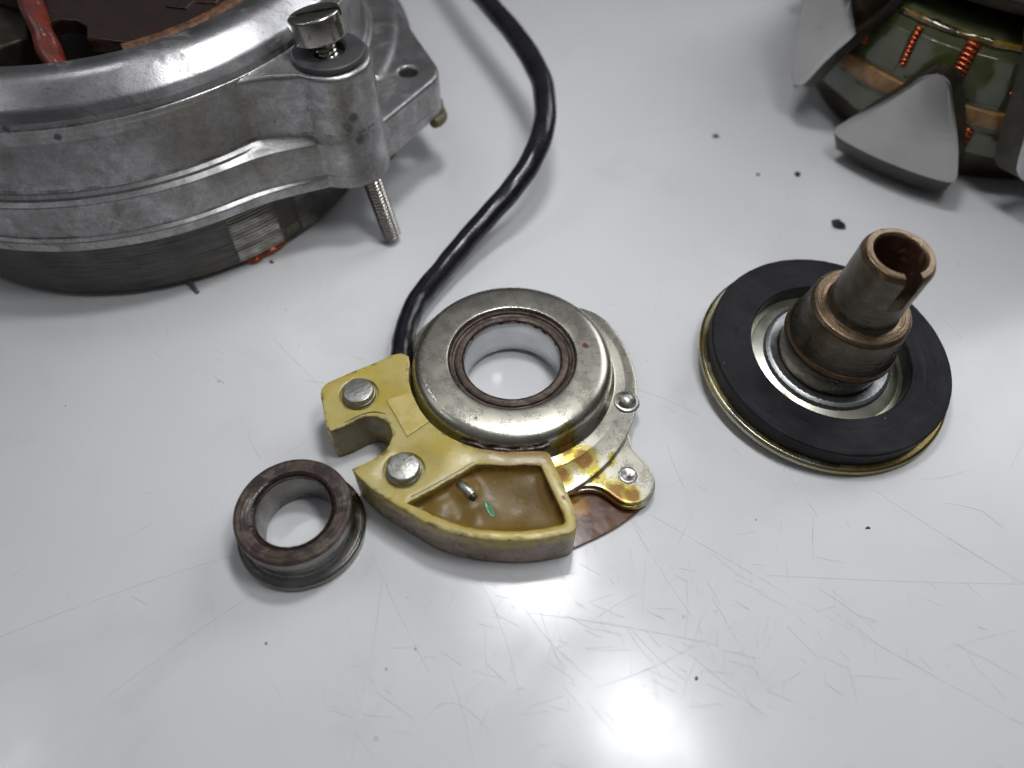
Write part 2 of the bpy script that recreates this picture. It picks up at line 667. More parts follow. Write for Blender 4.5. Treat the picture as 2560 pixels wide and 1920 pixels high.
def x_face(g, c, r, met):
    # beyond the machined face the pole is left as forged
    k = g.mr(g.math("ADD", g.attr("raw"), g.math("MULTIPLY", g.math("SUBTRACT", g.noise(5, 3), 0.5), 0.05)), -0.01, 0.02)
    c = g.mix(k, c, g.mix(g.mr(g.noise(3, 5, 0.6), 0.35, 0.65), (0.085, 0.062, 0.038), (0.045, 0.035, 0.025)))
    d = g.voro(4.0); rr = g.xyz(g.voro(4.0, out="Color"))
    nick = g.math("MULTIPLY", g.mr(d, 0.07, 0.03), g.mr(rr[0], 0.82, 0.84))
    c = g.mix(g.math("MULTIPLY", nick, 0.6), c, (0.12, 0.11, 0.10))
    return c, r, met


M = {}
M["scratch"] = m_scratch()
M["table"] = m_table()
M["cast"] = m_metal("cast_aluminium", (0.52, 0.515, 0.535), (0.36, 0.355, 0.36), (0.28, 0.40), 0.9, (0.10, 0.092, 0.078), 1.7, (0.52, 0.80), 0.26, 34, 1.0, (3.2, .05, .82, (0.04, 0.04, 0.04)), extra=x_cast)
def x_lam(g, c, r, met):
    z = g.xyz()[2]
    f = g.math("FRACT", g.math("MULTIPLY", z, 13.0))
    k = g.mr(g.math("ABSOLUTE", g.math("SUBTRACT", f, 0.5)), 0.22, 0.40)
    k = g.math("MULTIPLY", k, g.mr(g.noise(1.0, 3, 0.6, vec=g.cyl(16, 1, 18)), 0.30, 0.55))
    return g.mix(g.math("MULTIPLY", k, 0.9), c, (0.03, 0.026, 0.02)), r, met


def x_core(g, c, r, met):
    # the same sheet edges, almost rolled smooth here
    z = g.xyz()[2]
    f = g.math("FRACT", g.math("MULTIPLY", z, 13.0))
    k = g.mr(g.math("ABSOLUTE", g.math("SUBTRACT", f, 0.5)), 0.25, 0.42)
    k = g.math("MULTIPLY", k, g.mr(g.noise(1.0, 4, 0.65, vec=g.cyl(7, 1, 9)), 0.42, 0.62))
    return g.mix(g.math("MULTIPLY", k, 0.55), c, (0.02, 0.018, 0.015)), r, met


M["lam"] = m_metal("rolled_stator_steel", (0.085, 0.082, 0.078), (0.13, 0.125, 0.122), (0.30, 0.44), 1.2, (0.11, 0.09, 0.06), 1.3, (0.5, 0.75), 0.5, 30, 0.95, spin=(4.0, 1, 26), extra=x_core)
M["lamline"] = m_metal("stacked_lamination_edges", (0.15, 0.145, 0.13), (0.22, 0.21, 0.19), (0.36, 0.5), 2.0, (0.10, 0.09, 0.06), 2.2, (0.55, 0.75), 0.2, 40, 0.9, extra=x_lam)
M["zinc"] = m_metal("zinc_plate", (0.515, 0.495, 0.425), (0.46, 0.44, 0.375), (0.23, 0.32), 1.5, (0.24, 0.215, 0.16), 2.8, (0.72, 1.0), 0.18, 60, 1.0, (5.5, .05, .86, (0.07, 0.03, 0.015)), extra=x_chromate)
M["race"] = m_metal("ground_bore_steel", (0.60, 0.60, 0.60), (0.52, 0.52, 0.53), (0.14, 0.22), 2.0, None, bump=0.12, bscale=30, spin=(1.0, 1, 40))
M["rustring"] = m_metal("rusty_oiled_race", (0.075, 0.055, 0.042), (0.16, 0.125, 0.10), (0.26, 0.50), 3.5, (0.030, 0.013, 0.009), 5.0, (0.45, 0.60), 0.7, 18, 0.55, (7, .09, .7, (0.02, 0.008, 0.006)), spin=(1.2, 34, 34))
M["bush"] = m_metal("turned_grey_steel", (0.20, 0.19, 0.175), (0.29, 0.28, 0.265), (0.24, 0.36), 1.6, (0.13, 0.11, 0.08), 2.6, (0.60, 0.8), 0.30, 30, 1.0, spin=(1.0, 22, 30))
M["bushrust"] = m_metal("brown_stained_face", (0.070, 0.047, 0.036), (0.135, 0.103, 0.078), (0.26, 0.50), 3.0, (0.022, 0.010, 0.009), 3.4, (0.42, 0.56), 0.8, 16, 0.45, (5, .09, .72, (0.015, 0.006, 0.006)), spin=(1.5, 26, 10))
M["shaft"] = m_metal("oiled_brown_steel", (0.115, 0.100, 0.076), (0.075, 0.066, 0.051), (0.24, 0.38), 2.6, (0.06, 0.036, 0.020), 2.4, (0.46, 0.74), 0.40, 25, 0.9, spin=(1.0, 4, 12))
M["shafttan"] = m_metal("tan_turned_steel", (0.18, 0.128, 0.078), (0.115, 0.08, 0.048), (0.24, 0.36), 2.4, (0.13, 0.055, 0.02), 3.0, (0.55, 0.72), 0.35, 25, 0.85, spin=(1.0, 22, 22))
M["rustbore"] = m_metal("rusty_bore", (0.065, 0.024, 0.012), (0.03, 0.014, 0.009), (0.3, 0.55), 4.0, (0.10, 0.04, 0.015), 4.0, (0.55, 0.7), 0.9, 14, 0.3)
M["weld"] = m_metal("bright_peened_zinc", (0.40, 0.41, 0.41), (0.32, 0.335, 0.34), (0.34, 0.46), 3.0, None, bump=0.35, bscale=16)
M["palezinc"] = m_metal("pale_zinc_dish", (0.62, 0.62, 0.58), (0.52, 0.50, 0.38), (0.34, 0.46), 1.2, (0.30, 0.25, 0.10), 1.6, (0.55, 0.8), 0.15, 30)
M["screw"] = m_metal("nickel_screw", (0.46, 0.44, 0.40), (0.38, 0.36, 0.32), (0.16, 0.28), 2.0, (0.06, 0.055, 0.045), 4.0, (0.60, 0.78), 0.2, 30)
M["pinsteel"] = m_metal("scuffed_rivet_steel", (0.42, 0.42, 0.40), (0.32, 0.315, 0.29), (0.26, 0.42), 6.0, (0.16, 0.155, 0.14), 9.0, (0.52, 0.7), 0.6, 22)
M["dark"] = m_metal("oily_dark_steel", (0.05, 0.044, 0.034), (0.085, 0.07, 0.05), (0.28, 0.45), 2.0, (0.03, 0.024, 0.017), 2.5, (0.5, 0.7), 0.35, 20, 0.8)
M["ground"] = m_metal("ground_pole_face", (0.50, 0.49, 0.485), (0.45, 0.44, 0.43), (0.32, 0.40), 0.8, (0.28, 0.26, 0.23), 1.6, (0.56, 0.85), 0.15, 30, extra=x_face)
tn = M["ground"].node_tree.nodes.new("ShaderNodeTangent"); tn.direction_type = "RADIAL"; tn.axis = "Z"
M["ground"].node_tree.links.new(tn.outputs[0], M["ground"].node_tree.nodes["Principled BSDF"].inputs["Tangent"])
M["ground"].node_tree.nodes["Principled BSDF"].inputs["Anisotropic"].default_value = 0.75
M["claww"] = m_metal("olive_pole_side", (0.075, 0.07, 0.058), (0.05, 0.046, 0.038), (0.36, 0.5), 1.4, (0.05, 0.042, 0.03), 2.0, (0.52, 0.72), 0.3, 22, 0.85)
M["copper"] = m_metal("enamelled_copper", (0.48, 0.11, 0.045), (0.34, 0.07, 0.03), (0.18, 0.3), 4.0, (0.13, 0.03, 0.015), 4.0, (0.55, 0.75), 0.1, 20, 0.9)
M["innersteel"] = m_metal("plain_inner_steel", (0.28, 0.28, 0.27), (0.2, 0.2, 0.2), (0.4, 0.5), 2.0, (0.1, 0.1, 0.09), 2.0)


def simple(name, c1, c2, rough=(0.4, 0.55), scale=3.0, bump=0.2, bscale=20, spec=0.5, coat=0.0, k=(0.35, 0.65), sss=None, extra=None):
    g = G(name)
    c = g.mix(g.mr(g.noise(scale, 5, 0.6, 0.4), *k), c1, c2)
    if extra:
        c = extra(g, c)
    g.p(color=c, rough=g.mr(g.noise(scale*2, 4), 0.3, 0.7, *rough), spec=spec, coat=coat, coatr=0.08, normal=g.bump(g.noise(bscale, 4), bump, 0.02))
    if sss:
        g.p(sss=sss[0], sssr=sss[1], ssss=sss[2])
    return g.m


def m_magnet():
    g = G("black_ferrite")
    c = g.mix(g.mr(g.noise(2.0, 5, 0.6), 0.35, 0.65), (0.009, 0.009, 0.012), (0.016, 0.016, 0.019))
    t = g.noise(1.0, 3, 0.6, vec=g.cyl(2.0, 26, 26))
    rub = g.math("MULTIPLY", g.mr(t, 0.52, 0.72), g.mr(g.noise(0.9, 3), 0.42, 0.65))
    c = g.mix(g.math("MULTIPLY", rub, 0.35), c, (0.055, 0.055, 0.056))
    dust = g.mr(g.noise(9, 7, 0.75), 0.60, 0.74, 0, 0.35)
    c = g.mix(dust, c, (0.06, 0.058, 0.055))
    chip = g.math("MULTIPLY", g.mr(g.voro(3.0), 0.07, 0.03), g.mr(g.xyz(g.voro(3.0, out="Color"))[0], 0.84, 0.86))
    c = g.mix(chip, c, (0.10, 0.10, 0.10))
    g.p(color=c, rough=g.mr(t, 0.3, 0.7, 0.38, 0.6), spec=0.15, normal=g.bump(g.math("ADD", g.noise(35, 3), t), 0.3, 0.02))
    return g.m


M["magnet"] = m_magnet()
M["cable"] = simple("black_sleeving", (0.006, 0.006, 0.009), (0.012, 0.011, 0.014), (0.20, 0.30), 1.6, 0.35, 3.0, 0.38)
M["washer"] = simple("black_oxide_washer", (0.030, 0.030, 0.033), (0.045, 0.044, 0.045), (0.42, 0.55), 2.0, 0.2, 30)
M["brownplate"] = simple("brown_varnish", (0.022, 0.008, 0.005), (0.012, 0.007, 0.005), (0.16, 0.34), 1.6, 0.5, 8, 0.5, 0.3)
M["rustedge"] = simple("crumbling_rust", (0.15, 0.060, 0.022), (0.045, 0.02, 0.012), (0.6, 0.8), 7.0, 1.0, 14)
M["red"] = simple("red_varnished_sleeve", (0.15, 0.022, 0.012), (0.08, 0.022, 0.018), (0.16, 0.34), 3.0, 0.8, 6, 0.5, 0.4)
M["varnish"] = simple("dark_coil_varnish", (0.055, 0.014, 0.010), (0.025, 0.010, 0.008), (0.25, 0.4), 3.0, 0.6, 8)
M["greentape"] = simple("varnished_green_tape", (0.045, 0.048, 0.012), (0.060, 0.066, 0.038), (0.10, 0.26), 1.1, 0.4, 5, 0.5, 0.5)
M["bead"] = simple("amber_varnish_bead", (0.16, 0.10, 0.015), (0.02, 0.02, 0.012), (0.06, 0.16), 3.0, 0.4, 6, 0.5, 0.6)
M["fibre"] = simple("tan_fibre_band", (0.24, 0.125, 0.040), (0.14, 0.068, 0.020), (0.35, 0.5), 4.0, 0.7, 14, 0.5, 0.2)
M["rubber"] = simple("black_rubber_crumb", (0.010, 0.013, 0.015), (0.03, 0.036, 0.04), (0.4, 0.6), 5.0, 0.6, 12)
M["gasket"] = simple("olive_glue", (0.11, 0.095, 0.03), (0.06, 0.055, 0.03), (0.3, 0.5), 4, 0.6, 10)
M["wire"] = simple("grey_wire", (0.07, 0.075, 0.085), (0.11, 0.115, 0.12), (0.3, 0.4), 4, 0.2, 10)
M["slotpaper"] = simple("brown_slot_paper", (0.045, 0.022, 0.014), (0.028, 0.018, 0.013), (0.4, 0.5), 4, 0.3, 10)
M["greenpaint"] = simple("green_ink", (0.005, 0.20, 0.060), (0.005, 0.12, 0.04), (0.2, 0.3), 5, 0.2, 10)
M["redpaint"] = simple("red_ink", (0.35, 0.05, 0.02), (0.3, 0.03, 0.015), (0.25, 0.3), 5, 0.2, 10)
M["grime"] = simple("black_grease", (0.012, 0.008, 0.006), (0.03, 0.012, 0.008), (0.18, 0.3), 4, 0.5, 12)


def m_plastic():
    g = G("aged_yellow_nylon")
    c = g.mix(g.mr(g.noise(1.6, 4, 0.6), 0.35, 0.7), (0.43, 0.335, 0.062), (0.36, 0.28, 0.062))
    c = g.mix(g.mr(g.noise(5, 6, 0.7), 0.60, 0.80, 0, 0.5), c, (0.22, 0.15, 0.05))
    c = g.mix(g.mr(g.noise(0.9, 4, 0.6, vec=g.co(loc=(2, 5, 1))), 0.38, 0.66, 0, 0.75), c, (0.47, 0.405, 0.17))
    x, y, z = g.xyz()
    # lilac-grey film peeling off the outer curved wall, darker band along the bottom
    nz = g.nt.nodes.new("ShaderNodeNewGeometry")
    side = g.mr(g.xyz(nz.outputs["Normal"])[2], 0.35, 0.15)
    front = g.mr(g.math("ADD", y, g.math("MULTIPLY", x, -0.25)), -1.9, -2.25)
    film = g.math("MULTIPLY", g.math("MULTIPLY", side, front), g.mr(g.math("ADD", z, g.math("MULTIPLY", g.math("SUBTRACT", g.noise(2.2, 5, 0.65), 0.5), 0.9)), 0.66, 0.56))
    c = g.mix(g.math("MULTIPLY", film, 0.80), c, g.mix(g.mr(g.noise(2.5, 5, 0.65, vec=g.co((1, 1, 3))), 0.38, 0.62), (0.36, 0.27, 0.26), (0.18, 0.115, 0.095)))
    crack = g.math("MULTIPLY", side, g.mr(g.math("ABSOLUTE", g.math("SUBTRACT", g.noise(1.5, 4, 0.6, vec=g.co((1, 1, 2.6))), 0.5)), 0.012, 0.004))
    c = g.mix(g.math("MULTIPLY", crack, 0.75), c, (0.10, 0.02, 0.012))
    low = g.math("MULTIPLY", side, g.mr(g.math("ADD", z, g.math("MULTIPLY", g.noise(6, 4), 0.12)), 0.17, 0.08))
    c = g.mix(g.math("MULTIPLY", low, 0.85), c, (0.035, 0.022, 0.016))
    # black dirt along worn arrises
    e = g.math("MULTIPLY", g.attr("edge"), g.mr(g.noise(4.5, 6, 0.75), 0.49, 0.60))
    c = g.mix(g.math("MULTIPLY", e, 0.75), c, (0.05, 0.03, 0.015))
    # brown soak near the bearing and in the notch
    k = g.spot(0.1, -1.82, 0.30, 0.22, 3, 0.5, vec=g.co((0.45, 1, 1)))
    c = g.mix(g.math("MULTIPLY", k, 0.55), c, (0.15, 0.05, 0.02))
    dk = g.spot(-2.65, -1.35, 0.42, 0.25, 4, 0.4)
    c = g.mix(g.math("MULTIPLY", g.math("MULTIPLY", dk, side), 0.7), c, (0.07, 0.04, 0.018))
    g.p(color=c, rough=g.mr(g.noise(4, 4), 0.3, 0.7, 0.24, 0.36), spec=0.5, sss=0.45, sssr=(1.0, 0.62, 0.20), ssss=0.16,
        normal=g.bump(g.math("ADD", g.noise(22, 4), g.math("MULTIPLY", e, -1.5)), 0.22, 0.02))
    return g.m


def m_resin():
    g = G("amber_potting_resin")
    c = g.mix(g.mr(g.noise(1.5, 4, 0.6), 0.35, 0.68), (0.165, 0.103, 0.018), (0.125, 0.074, 0.014))
    c = g.mix(g.mr(g.noise(9, 4, 0.6), 0.62, 0.74, 0, 0.5), c, (0.36, 0.24, 0.09))
    k = g.math("MULTIPLY", g.mr(g.voro(2.6), 0.16, 0.08), g.mr(g.xyz(g.voro(2.6, out="Color"))[0], 0.72, 0.75))
    c = g.mix(k, c, (0.11, 0.03, 0.010))
    e = g.mr(g.attr("rim"), 0.86, 1.0)
    c = g.mix(g.math("MULTIPLY", g.math("MULTIPLY", e, g.mr(g.noise(3, 4), 0.45, 0.6)), 0.7), c, (0.09, 0.025, 0.010))
    g.p(color=c, rough=g.mr(g.noise(5, 4), 0.3, 0.7, 0.28, 0.40), spec=0.24, sss=0.25, sssr=(1.0, 0.45, 0.12), ssss=0.12, coat=0.0,
        normal=g.bump(g.noise(14, 3), 0.15, 0.02))
    return g.m


def m_sheet():
    g = G("brown_oiled_sheet")
    c = g.mix(g.mr(g.noise(1.4, 4, 0.6), 0.35, 0.7), (0.070, 0.020, 0.008), (0.125, 0.045, 0.014))
    k = g.spot(1.10, -2.42, 0.17, 0.08, 3, 0.5)
    c = g.mix(k, c, (0.34, 0.17, 0.03))
    g.p(color=c, rough=g.mr(g.noise(4, 4), 0.3, 0.7, 0.16, 0.30), spec=0.5, coat=0.4, coatr=0.1, normal=g.bump(g.noise(6, 3), 0.10, 0.02))
    return g.m


def m_tape():
    g = G("yellowed_film_patch")
    c = g.mix(g.mr(g.noise(5, 5, 0.6), 0.4, 0.66), (0.52, 0.43, 0.17), (0.46, 0.36, 0.11))
    g.p(color=c, rough=0.26, spec=0.5, sss=0.2, sssr=(1, .55, .2), ssss=0.1, normal=g.bump(g.noise(7, 3), 0.25, 0.02))
    return g.m


def m_goldzinc():
    g = G("yellow_passivated_plate")
    a, r, z = g.polar()
    c = g.mix(g.mr(g.noise(1.0, 3, 0.6), 0.4, 0.6), (0.36, 0.37, 0.33), (0.31, 0.285, 0.18))
    k = g.mr(g.math("ADD", g.noise(0.9, 4, 0.6, vec=g.cyl(0.5, 5, 2)), 0.0), 0.45, 0.62)
    c = g.mix(g.math("MULTIPLY", k, 0.75), c, (0.30, 0.22, 0.055))
    c = g.mix(g.mr(g.noise(5, 5, 0.7), 0.6, 0.75, 0, 0.6), c, (0.16, 0.14, 0.10))
    g.p(color=c, rough=g.mr(g.noise(3, 4), 0.3, 0.7, 0.20, 0.34), metal=1.0, normal=g.bump(g.noise(30, 3), 0.12, 0.02))
    return g.m


M["plastic"] = m_plastic()
M["resin"] = m_resin()
M["sheet"] = m_sheet()
M["tape"] = m_tape()
M["goldzinc"] = m_goldzinc()

# ------------------------------------------------------------------ table
N = 60
tv = [(-90 + 180*i/N, -70 + 180*j/N, 0.0) for j in range(N+1) for i in range(N+1)]
tf = [(j*(N+1)+i, j*(N+1)+i+1, (j+1)*(N+1)+i+1, (j+1)*(N+1)+i) for j in range(N) for i in range(N)]
table = mesh_obj("table", tv, tf, M["table"], smooth=0)
tag(table, "scratched glossy white laminate table top under all the parts", "table", kind="structure")

# scratches: hair-fine furrows with thrown-up edges, straight and curved, many directions
SCR = [((2.3, -2.55), (4.9, -4.30), (7.9, -6.25), .007), ((5.8, -1.75), (7.1, -2.95), (8.6, -4.2), .007), ((-3.9, -3.1), (-6.2, -3.9), (-9, -5.2), .004), ((-2.04, -3.6), (-2.1, -5), (-2.25, -6.6), .007),
       ((3.1, -3.96), (3.38, -4.6), (3.62, -5.2), .007), ((-4.7, 1.26), (-3.8, .3), (-2.9, -.6), .005), ((-4.0, -3.9), (-4.9, -4.6), (-5.9, -5.5), .004), ((0.2, -4.2), (1.6, -4.4), (3.1, -4.7), .003),
       ((1.2, -5.3), (2.1, -5.0), (2.9, -4.6), .004), ((4.0, -5.2), (4.4, -4.9), (4.55, -4.4), .008), ((4.0, -3.6), (6, -3.7), (8, -3.75), .0025), ((-1.3, -5.9), (-.9, -5.5), (-.3, -5.9), .004)]
rs = random.Random(21)
for i in range(120):
    x, y = rs.uniform(-8, 9), rs.uniform(-6.6, 3.0)
    if i > 65:
        x, y = rs.gauss(2.6, 2.2), rs.gauss(-4.4, 1.0)
    a = rs.choice((rs.gauss(-0.55, .25), rs.gauss(1.35, .2), rs.gauss(0.75, .25), rs.uniform(0, pi), rs.gauss(2.0, .15)))
    L = min(2.2, rs.expovariate(1/0.55)+0.1)
    b = rs.gauss(0, .03)*L
    SCR.append(((x, y), (x+cos(a)*L/2-sin(a)*b, y+sin(a)*L/2+cos(a)*b), (x+cos(a)*L, y+sin(a)*L), rs.uniform(.0014, .0034)))
for i in range(320):
    x, y = (rs.gauss(2.2, 2.0), rs.gauss(-4.6, 0.9)) if i % 3 else (rs.uniform(-7, 8), rs.uniform(-6.4, 4))
    a = rs.choice((rs.gauss(-0.55, .3), rs.gauss(1.35, .3), rs.uniform(0, pi)))
    L = rs.uniform(.06, .5)
    SCR.append(((x, y), (x+cos(a)*L/2, y+sin(a)*L/2), (x+cos(a)*L, y+sin(a)*L), rs.uniform(.0008, .002)))
V, Fc = [], []
for (p0, p1, p2, w) in SCR:
    n = 9
    s0 = len(V)
    for k in range(n):
        t = k/(n-1)
        x = (1-t)**2*p0[0]+2*t*(1-t)*(2*p1[0]-.5*(p0[0]+p2[0]))+t*t*p2[0]
        y = (1-t)**2*p0[1]+2*t*(1-t)*(2*p1[1]-.5*(p0[1]+p2[1]))+t*t*p2[1]
        dx, dy = p2[0]-p0[0], p2[1]-p0[1]
        L = math.hypot(dx, dy)
        nx, ny = -dy/L, dx/L
        ww = w*min(1, 4*t+.15, 4*(1-t)+.15)
        for f, z in ((-1, .0008), (-.45, .0035), (.1, .0012), (.55, .003), (1, .0008)):
            V.append((x+nx*ww*f, y+ny*ww*f, z))
    for k in range(n-1):
        for m in range(4):
            Fc.append((s0+k*5+m, s0+k*5+m+1, s0+(k+1)*5+m+1, s0+(k+1)*5+m))
scr = mesh_obj("scratches", V, Fc, M["scratch"], table, 0)
scr["kind"] = "stuff"

# ------------------------------------------------------------------ alternator housing with stator (local origin = its axis on the table)
HC = (-8.5, 7.5, 0.0)
hs = thing("alternator_housing", "grey cast aluminium alternator housing with stator, beside the black cable", "alternator housing", HC)


def arc_pts(cx, cy, r, a0, a1, n):
    return [(cx + r*cos(rad(a0+(a1-a0)*i/n)), cy + r*sin(rad(a0+(a1-a0)*i/n))) for i in range(n+1)]


def hull(pts):
    pts = sorted(set((round(x, 5), round(y, 5)) for x, y in pts))
    def half(ps):
        h = []
        for p in ps:
            while len(h) > 1 and (h[-1][0]-h[-2][0])*(p[1]-h[-2][1])-(h[-1][1]-h[-2][1])*(p[0]-h[-2][0]) <= 0:
                h.pop()
            h.append(p)
        return h
    a, b = half(pts), half(reversed(pts))
    return a[:-1]+b[:-1]


BX, BY = 5.22, -2.95
wall = lambda a, r=5.2: (r*cos(rad(a)), r*sin(rad(a)))
BR, BA = math.hypot(BX, BY), math.atan2(BY, BX)


def smax(a, b, k):
    """maximum with a rounded valley"""
    h = max(0.0, k-abs(a-b))/k
    return max(a, b) + h*h*k*0.25


def swell(d, rb, base, w):
    """plan radius at angle d from the boss: wall radius `base` running out to the boss circle in a concave sweep"""
    e = math.asin(rb/BR)
    x = max(0.0, abs(d)-e*0.45)
    sw = base + max(0.0, BR*cos(e)+0.34-base)*math.exp(-(x/w)**1.7)
    s2 = rb*rb - (BR*sin(d))**2
    if s2 <= 0 or abs(d) > e:
        rc = BR*cos(e) - (abs(d)-e)*14
    else:
        rc = BR*cos(d) + math.sqrt(s2)
    return smax(rc, sw, 0.22)


EX, EY = 6.32, -1.12
ear_out = hull(circle(EX, EY, 0.64, 48) + circle(BX+.05, BY+.12, 0.62, 48) + [wall(4, 6.1), wall(16, 6.0), wall(-25, 4.7), wall(10, 4.7)])


def ray_loop(outline, cx, cy, n):
    """resample an outline by angle about (cx, cy)"""
    out = []
    m = len(outline)
    for i in range(n):
        a = 2*pi*i/n
        dx, dy = cos(a), sin(a)
        best = 0
        for k in range(m):
            (x0, y0), (x1, y1) = outline[k], outline[(k+1) % m]
            ex, ey = x1-x0, y1-y0
            den = dx*ey-dy*ex
            if abs(den) < 1e-9: continue
            t = ((x0-cx)*ey-(y0-cy)*ex)/den
            u = ((x0-cx)*dy-(y0-cy)*dx)/den
            if -1e-6 <= u <= 1+1e-6 and t > best: best = t
        out.append((cx+dx*best, cy+dy*best))
    return out


ear_loop = ray_loop(ear_out, EX, EY, 96)
flange_prof = fillet([(5.0, 1.60), (6.22, 1.60, .05), (6.28, 2.30, .25), (5.9, 2.62, .2), (5.0, 2.62)], 5)
# wall profile: (r, z, mode, inset); mode 1 = follows the boss, 0 = plain ring
def wall_profile():
    out = []
    lower = fillet([(4.20, 1.75), (5.20, 1.62), (5.53, 1.62, .02), (5.545, 1.83, .035), (5.46, 1.875, .02), (5.475, 2.59, .035), (5.395, 2.655, .02), (5.375, 2.70, .02), (5.31, 2.76, .05), (5.285, 3.70)], 5)
    for k, (r, z) in enumerate(lower):
        out.append((r, z, 1 if z > 1.61 and r > 5.1 else 0, 0.0))
    for k in range(1, 9):
        z = 3.70 + 0.02*k
        out.append((5.28, z, 1, 0.0))
    for k in range(1, 7):
        q = pi/2*k/6
        out.append((5.275, 3.86+0.10*sin(q), 1, 0.10*(1-cos(q))))
    out.append((5.275, 3.965, 1, 0.16))
    for r, z in fillet([(5.30, 3.968), (5.265, 3.99, .04), (5.245, 4.10, .05), (5.16, 4.28, .20), (4.72, 4.62, .45), (4.30, 4.565, .12), (4.20, 4.42, .08), (4.12, 3.2)], 7)[1:]:
        out.append((r, z, 0, 0.0))
    return out


WP = wall_profile()
angs = []
a = -180.0
while a < 180-1e-6:
    angs.append(a)
    a += 0.25 if -75 <= a < 5 else 1.25
V, Fc = [], []
m = len(WP)
for a in angs:
    d = (rad(a)-BA+pi) % (2*pi)-pi
    wob = 0.010*mnoise.noise((cos(rad(a))*4, sin(rad(a))*4, 0))
    for (r, z, mode, ins) in WP:
        rr = r
        if mode:
            lo = min(1.0, max(0.0, (2.78-z)/0.2))
            lo = lo*lo*(3-2*lo)
            up = swell(d, 0.765, 5.20, 0.135)
            dn = swell(d, 0.785, r, 0.175 - 0.02*(z-1.6))
            b = smax(r, up*(1-lo)+dn*lo, 0.05) - 0.0125
            rr = max(r, b-ins) if ins else b
            if ins == 0.16: rr = max(r+0.002, b-0.16)
        rr += wob + 0.006*mnoise.noise((cos(rad(a))*9, sin(rad(a))*9, z*2.2))
        V.append((rr*cos(rad(a)), rr*sin(rad(a)), z))
na_ = len(angs)
for i in range(na_):
    j = (i+1) % na_
    for k in range(m):
        l = (k+1) % m
        Fc.append((i*m+k, j*m+k, j*m+l, i*m+l))
casting = mesh_obj("casting", V, Fc, M["cast"], hs, 50)
# ear with its bolt hole and the flange behind it
ear_parts = [ring_prism_data(ear_loop, circle(EX, EY, 0.20, 96), 1.64, 2.55),
             lathe_data(flange_prof, 60, True, a0=rad(-14), a1=rad(75))]
fused("flange_ear", ear_parts, 0.034, M["cast"], casting, it=9)

# stator core: rolled band, stepped lamination pads, slot
core = lathe("stator_core", fillet([(4.35, .20), (5.22, .20, .03), (5.22, 1.66, .02), (4.35, 1.66)], 3), M["lam"], hs, 200, True)


def lam_pad(a0, a1, r, mat, name, z0=0.24, z1=1.63, grooves=16, depth=0.014):
    prof = [(4.9, z0)]
    h = (z1-z0)/grooves
    for i in range(grooves):
        prof += [(r-depth, z0+i*h+h*0.04), (r, z0+i*h+h*0.26), (r, z0+i*h+h*0.74), (r-depth, z0+i*h+h*0.96)] if depth else [(r, z0+i*h), (r, z0+i*h+h)]
    prof.append((4.9, z1))
    V, Fc = lathe_data(prof, max(6, int((a1-a0)*1.5)), True, a0=rad(a0), a1=rad(a1))
    return mesh_obj(name, V, Fc, mat, hs, 20)


lam_pad(-57.0, -46.0, 5.250, M["lamline"], "lamination_pad", grooves=22, depth=0.016)
lam_pad(-40.5, -36.0, 5.250, M["lamline"], "lamination_pad", grooves=22, depth=0.016)
lam_pad(-35.8, -29.0, 5.246, M["lam"], "lamination_pad", grooves=1, depth=0)
lam_pad(-45.7, -40.8, 5.228, M["slotpaper"], "slot_liner", z0=0.55, grooves=1, depth=0)
lam_pad(-44.8, -41.2, 5.236, M["gasket"], "slot_liner", z0=0.34, z1=0.53, grooves=1, depth=0)


def winding_r(t, q):
    return 0.20 + 0.03*sin(t*90) + 0.02*sin(t*217+q)


wpath = [Vector((4.86*cos(2*pi*i/160), 4.86*sin(2*pi*i/160), .20)) for i in range(161)]
V, Fc = tube_data(wpath, winding_r, 12)
mesh_obj("end_winding", V, Fc, M["varnish"], hs, 60)
for k, (a0, a1, r, z) in enumerate(((-55.5, -51.0, 5.17, .11), (-52.3, -45.5, 5.20, .13), (-51.6, -46.5, 5.16, .08), (-54.8, -52.2, 5.21, .07))):
    pts = [(r*cos(rad(a0+(a1-a0)*i/5))*(1-.012*abs(i-2.5)/2.5), r*sin(rad(a0+(a1-a0)*i/5))*(1-.012*abs(i-2.5)/2.5), z+.03*(1-abs(i-2.5)/2.5)) for i in range(6)]
    tube("copper_wire", pts, 0.055, M["copper"], hs, 10, 4)
tube("wire_end", [(1.62, -4.60, .16), (1.80, -4.78, .13), (1.93, -4.93, .09), (2.05, -5.07, .045)], lambda t, q: 0.050-0.015*t, M["wire"], hs, 10, 4)
tag(tube("glue_drip", [(6.80, -1.50, 1.56), (6.98, -1.12, 1.50), (6.84, -0.75, 1.56)], lambda t, q: 0.11+0.03*sin(t*7), M["gasket"], hs, 12, 6), "olive glue bead under the flange")
tag(tube("glue_drip", [(6.0, -2.5, 1.56), (5.9, -2.62, 1.52), (5.8, -2.72, 1.56)], lambda t, q: 0.10, M["gasket"], hs, 12, 6), "olive glue bead under the flange")

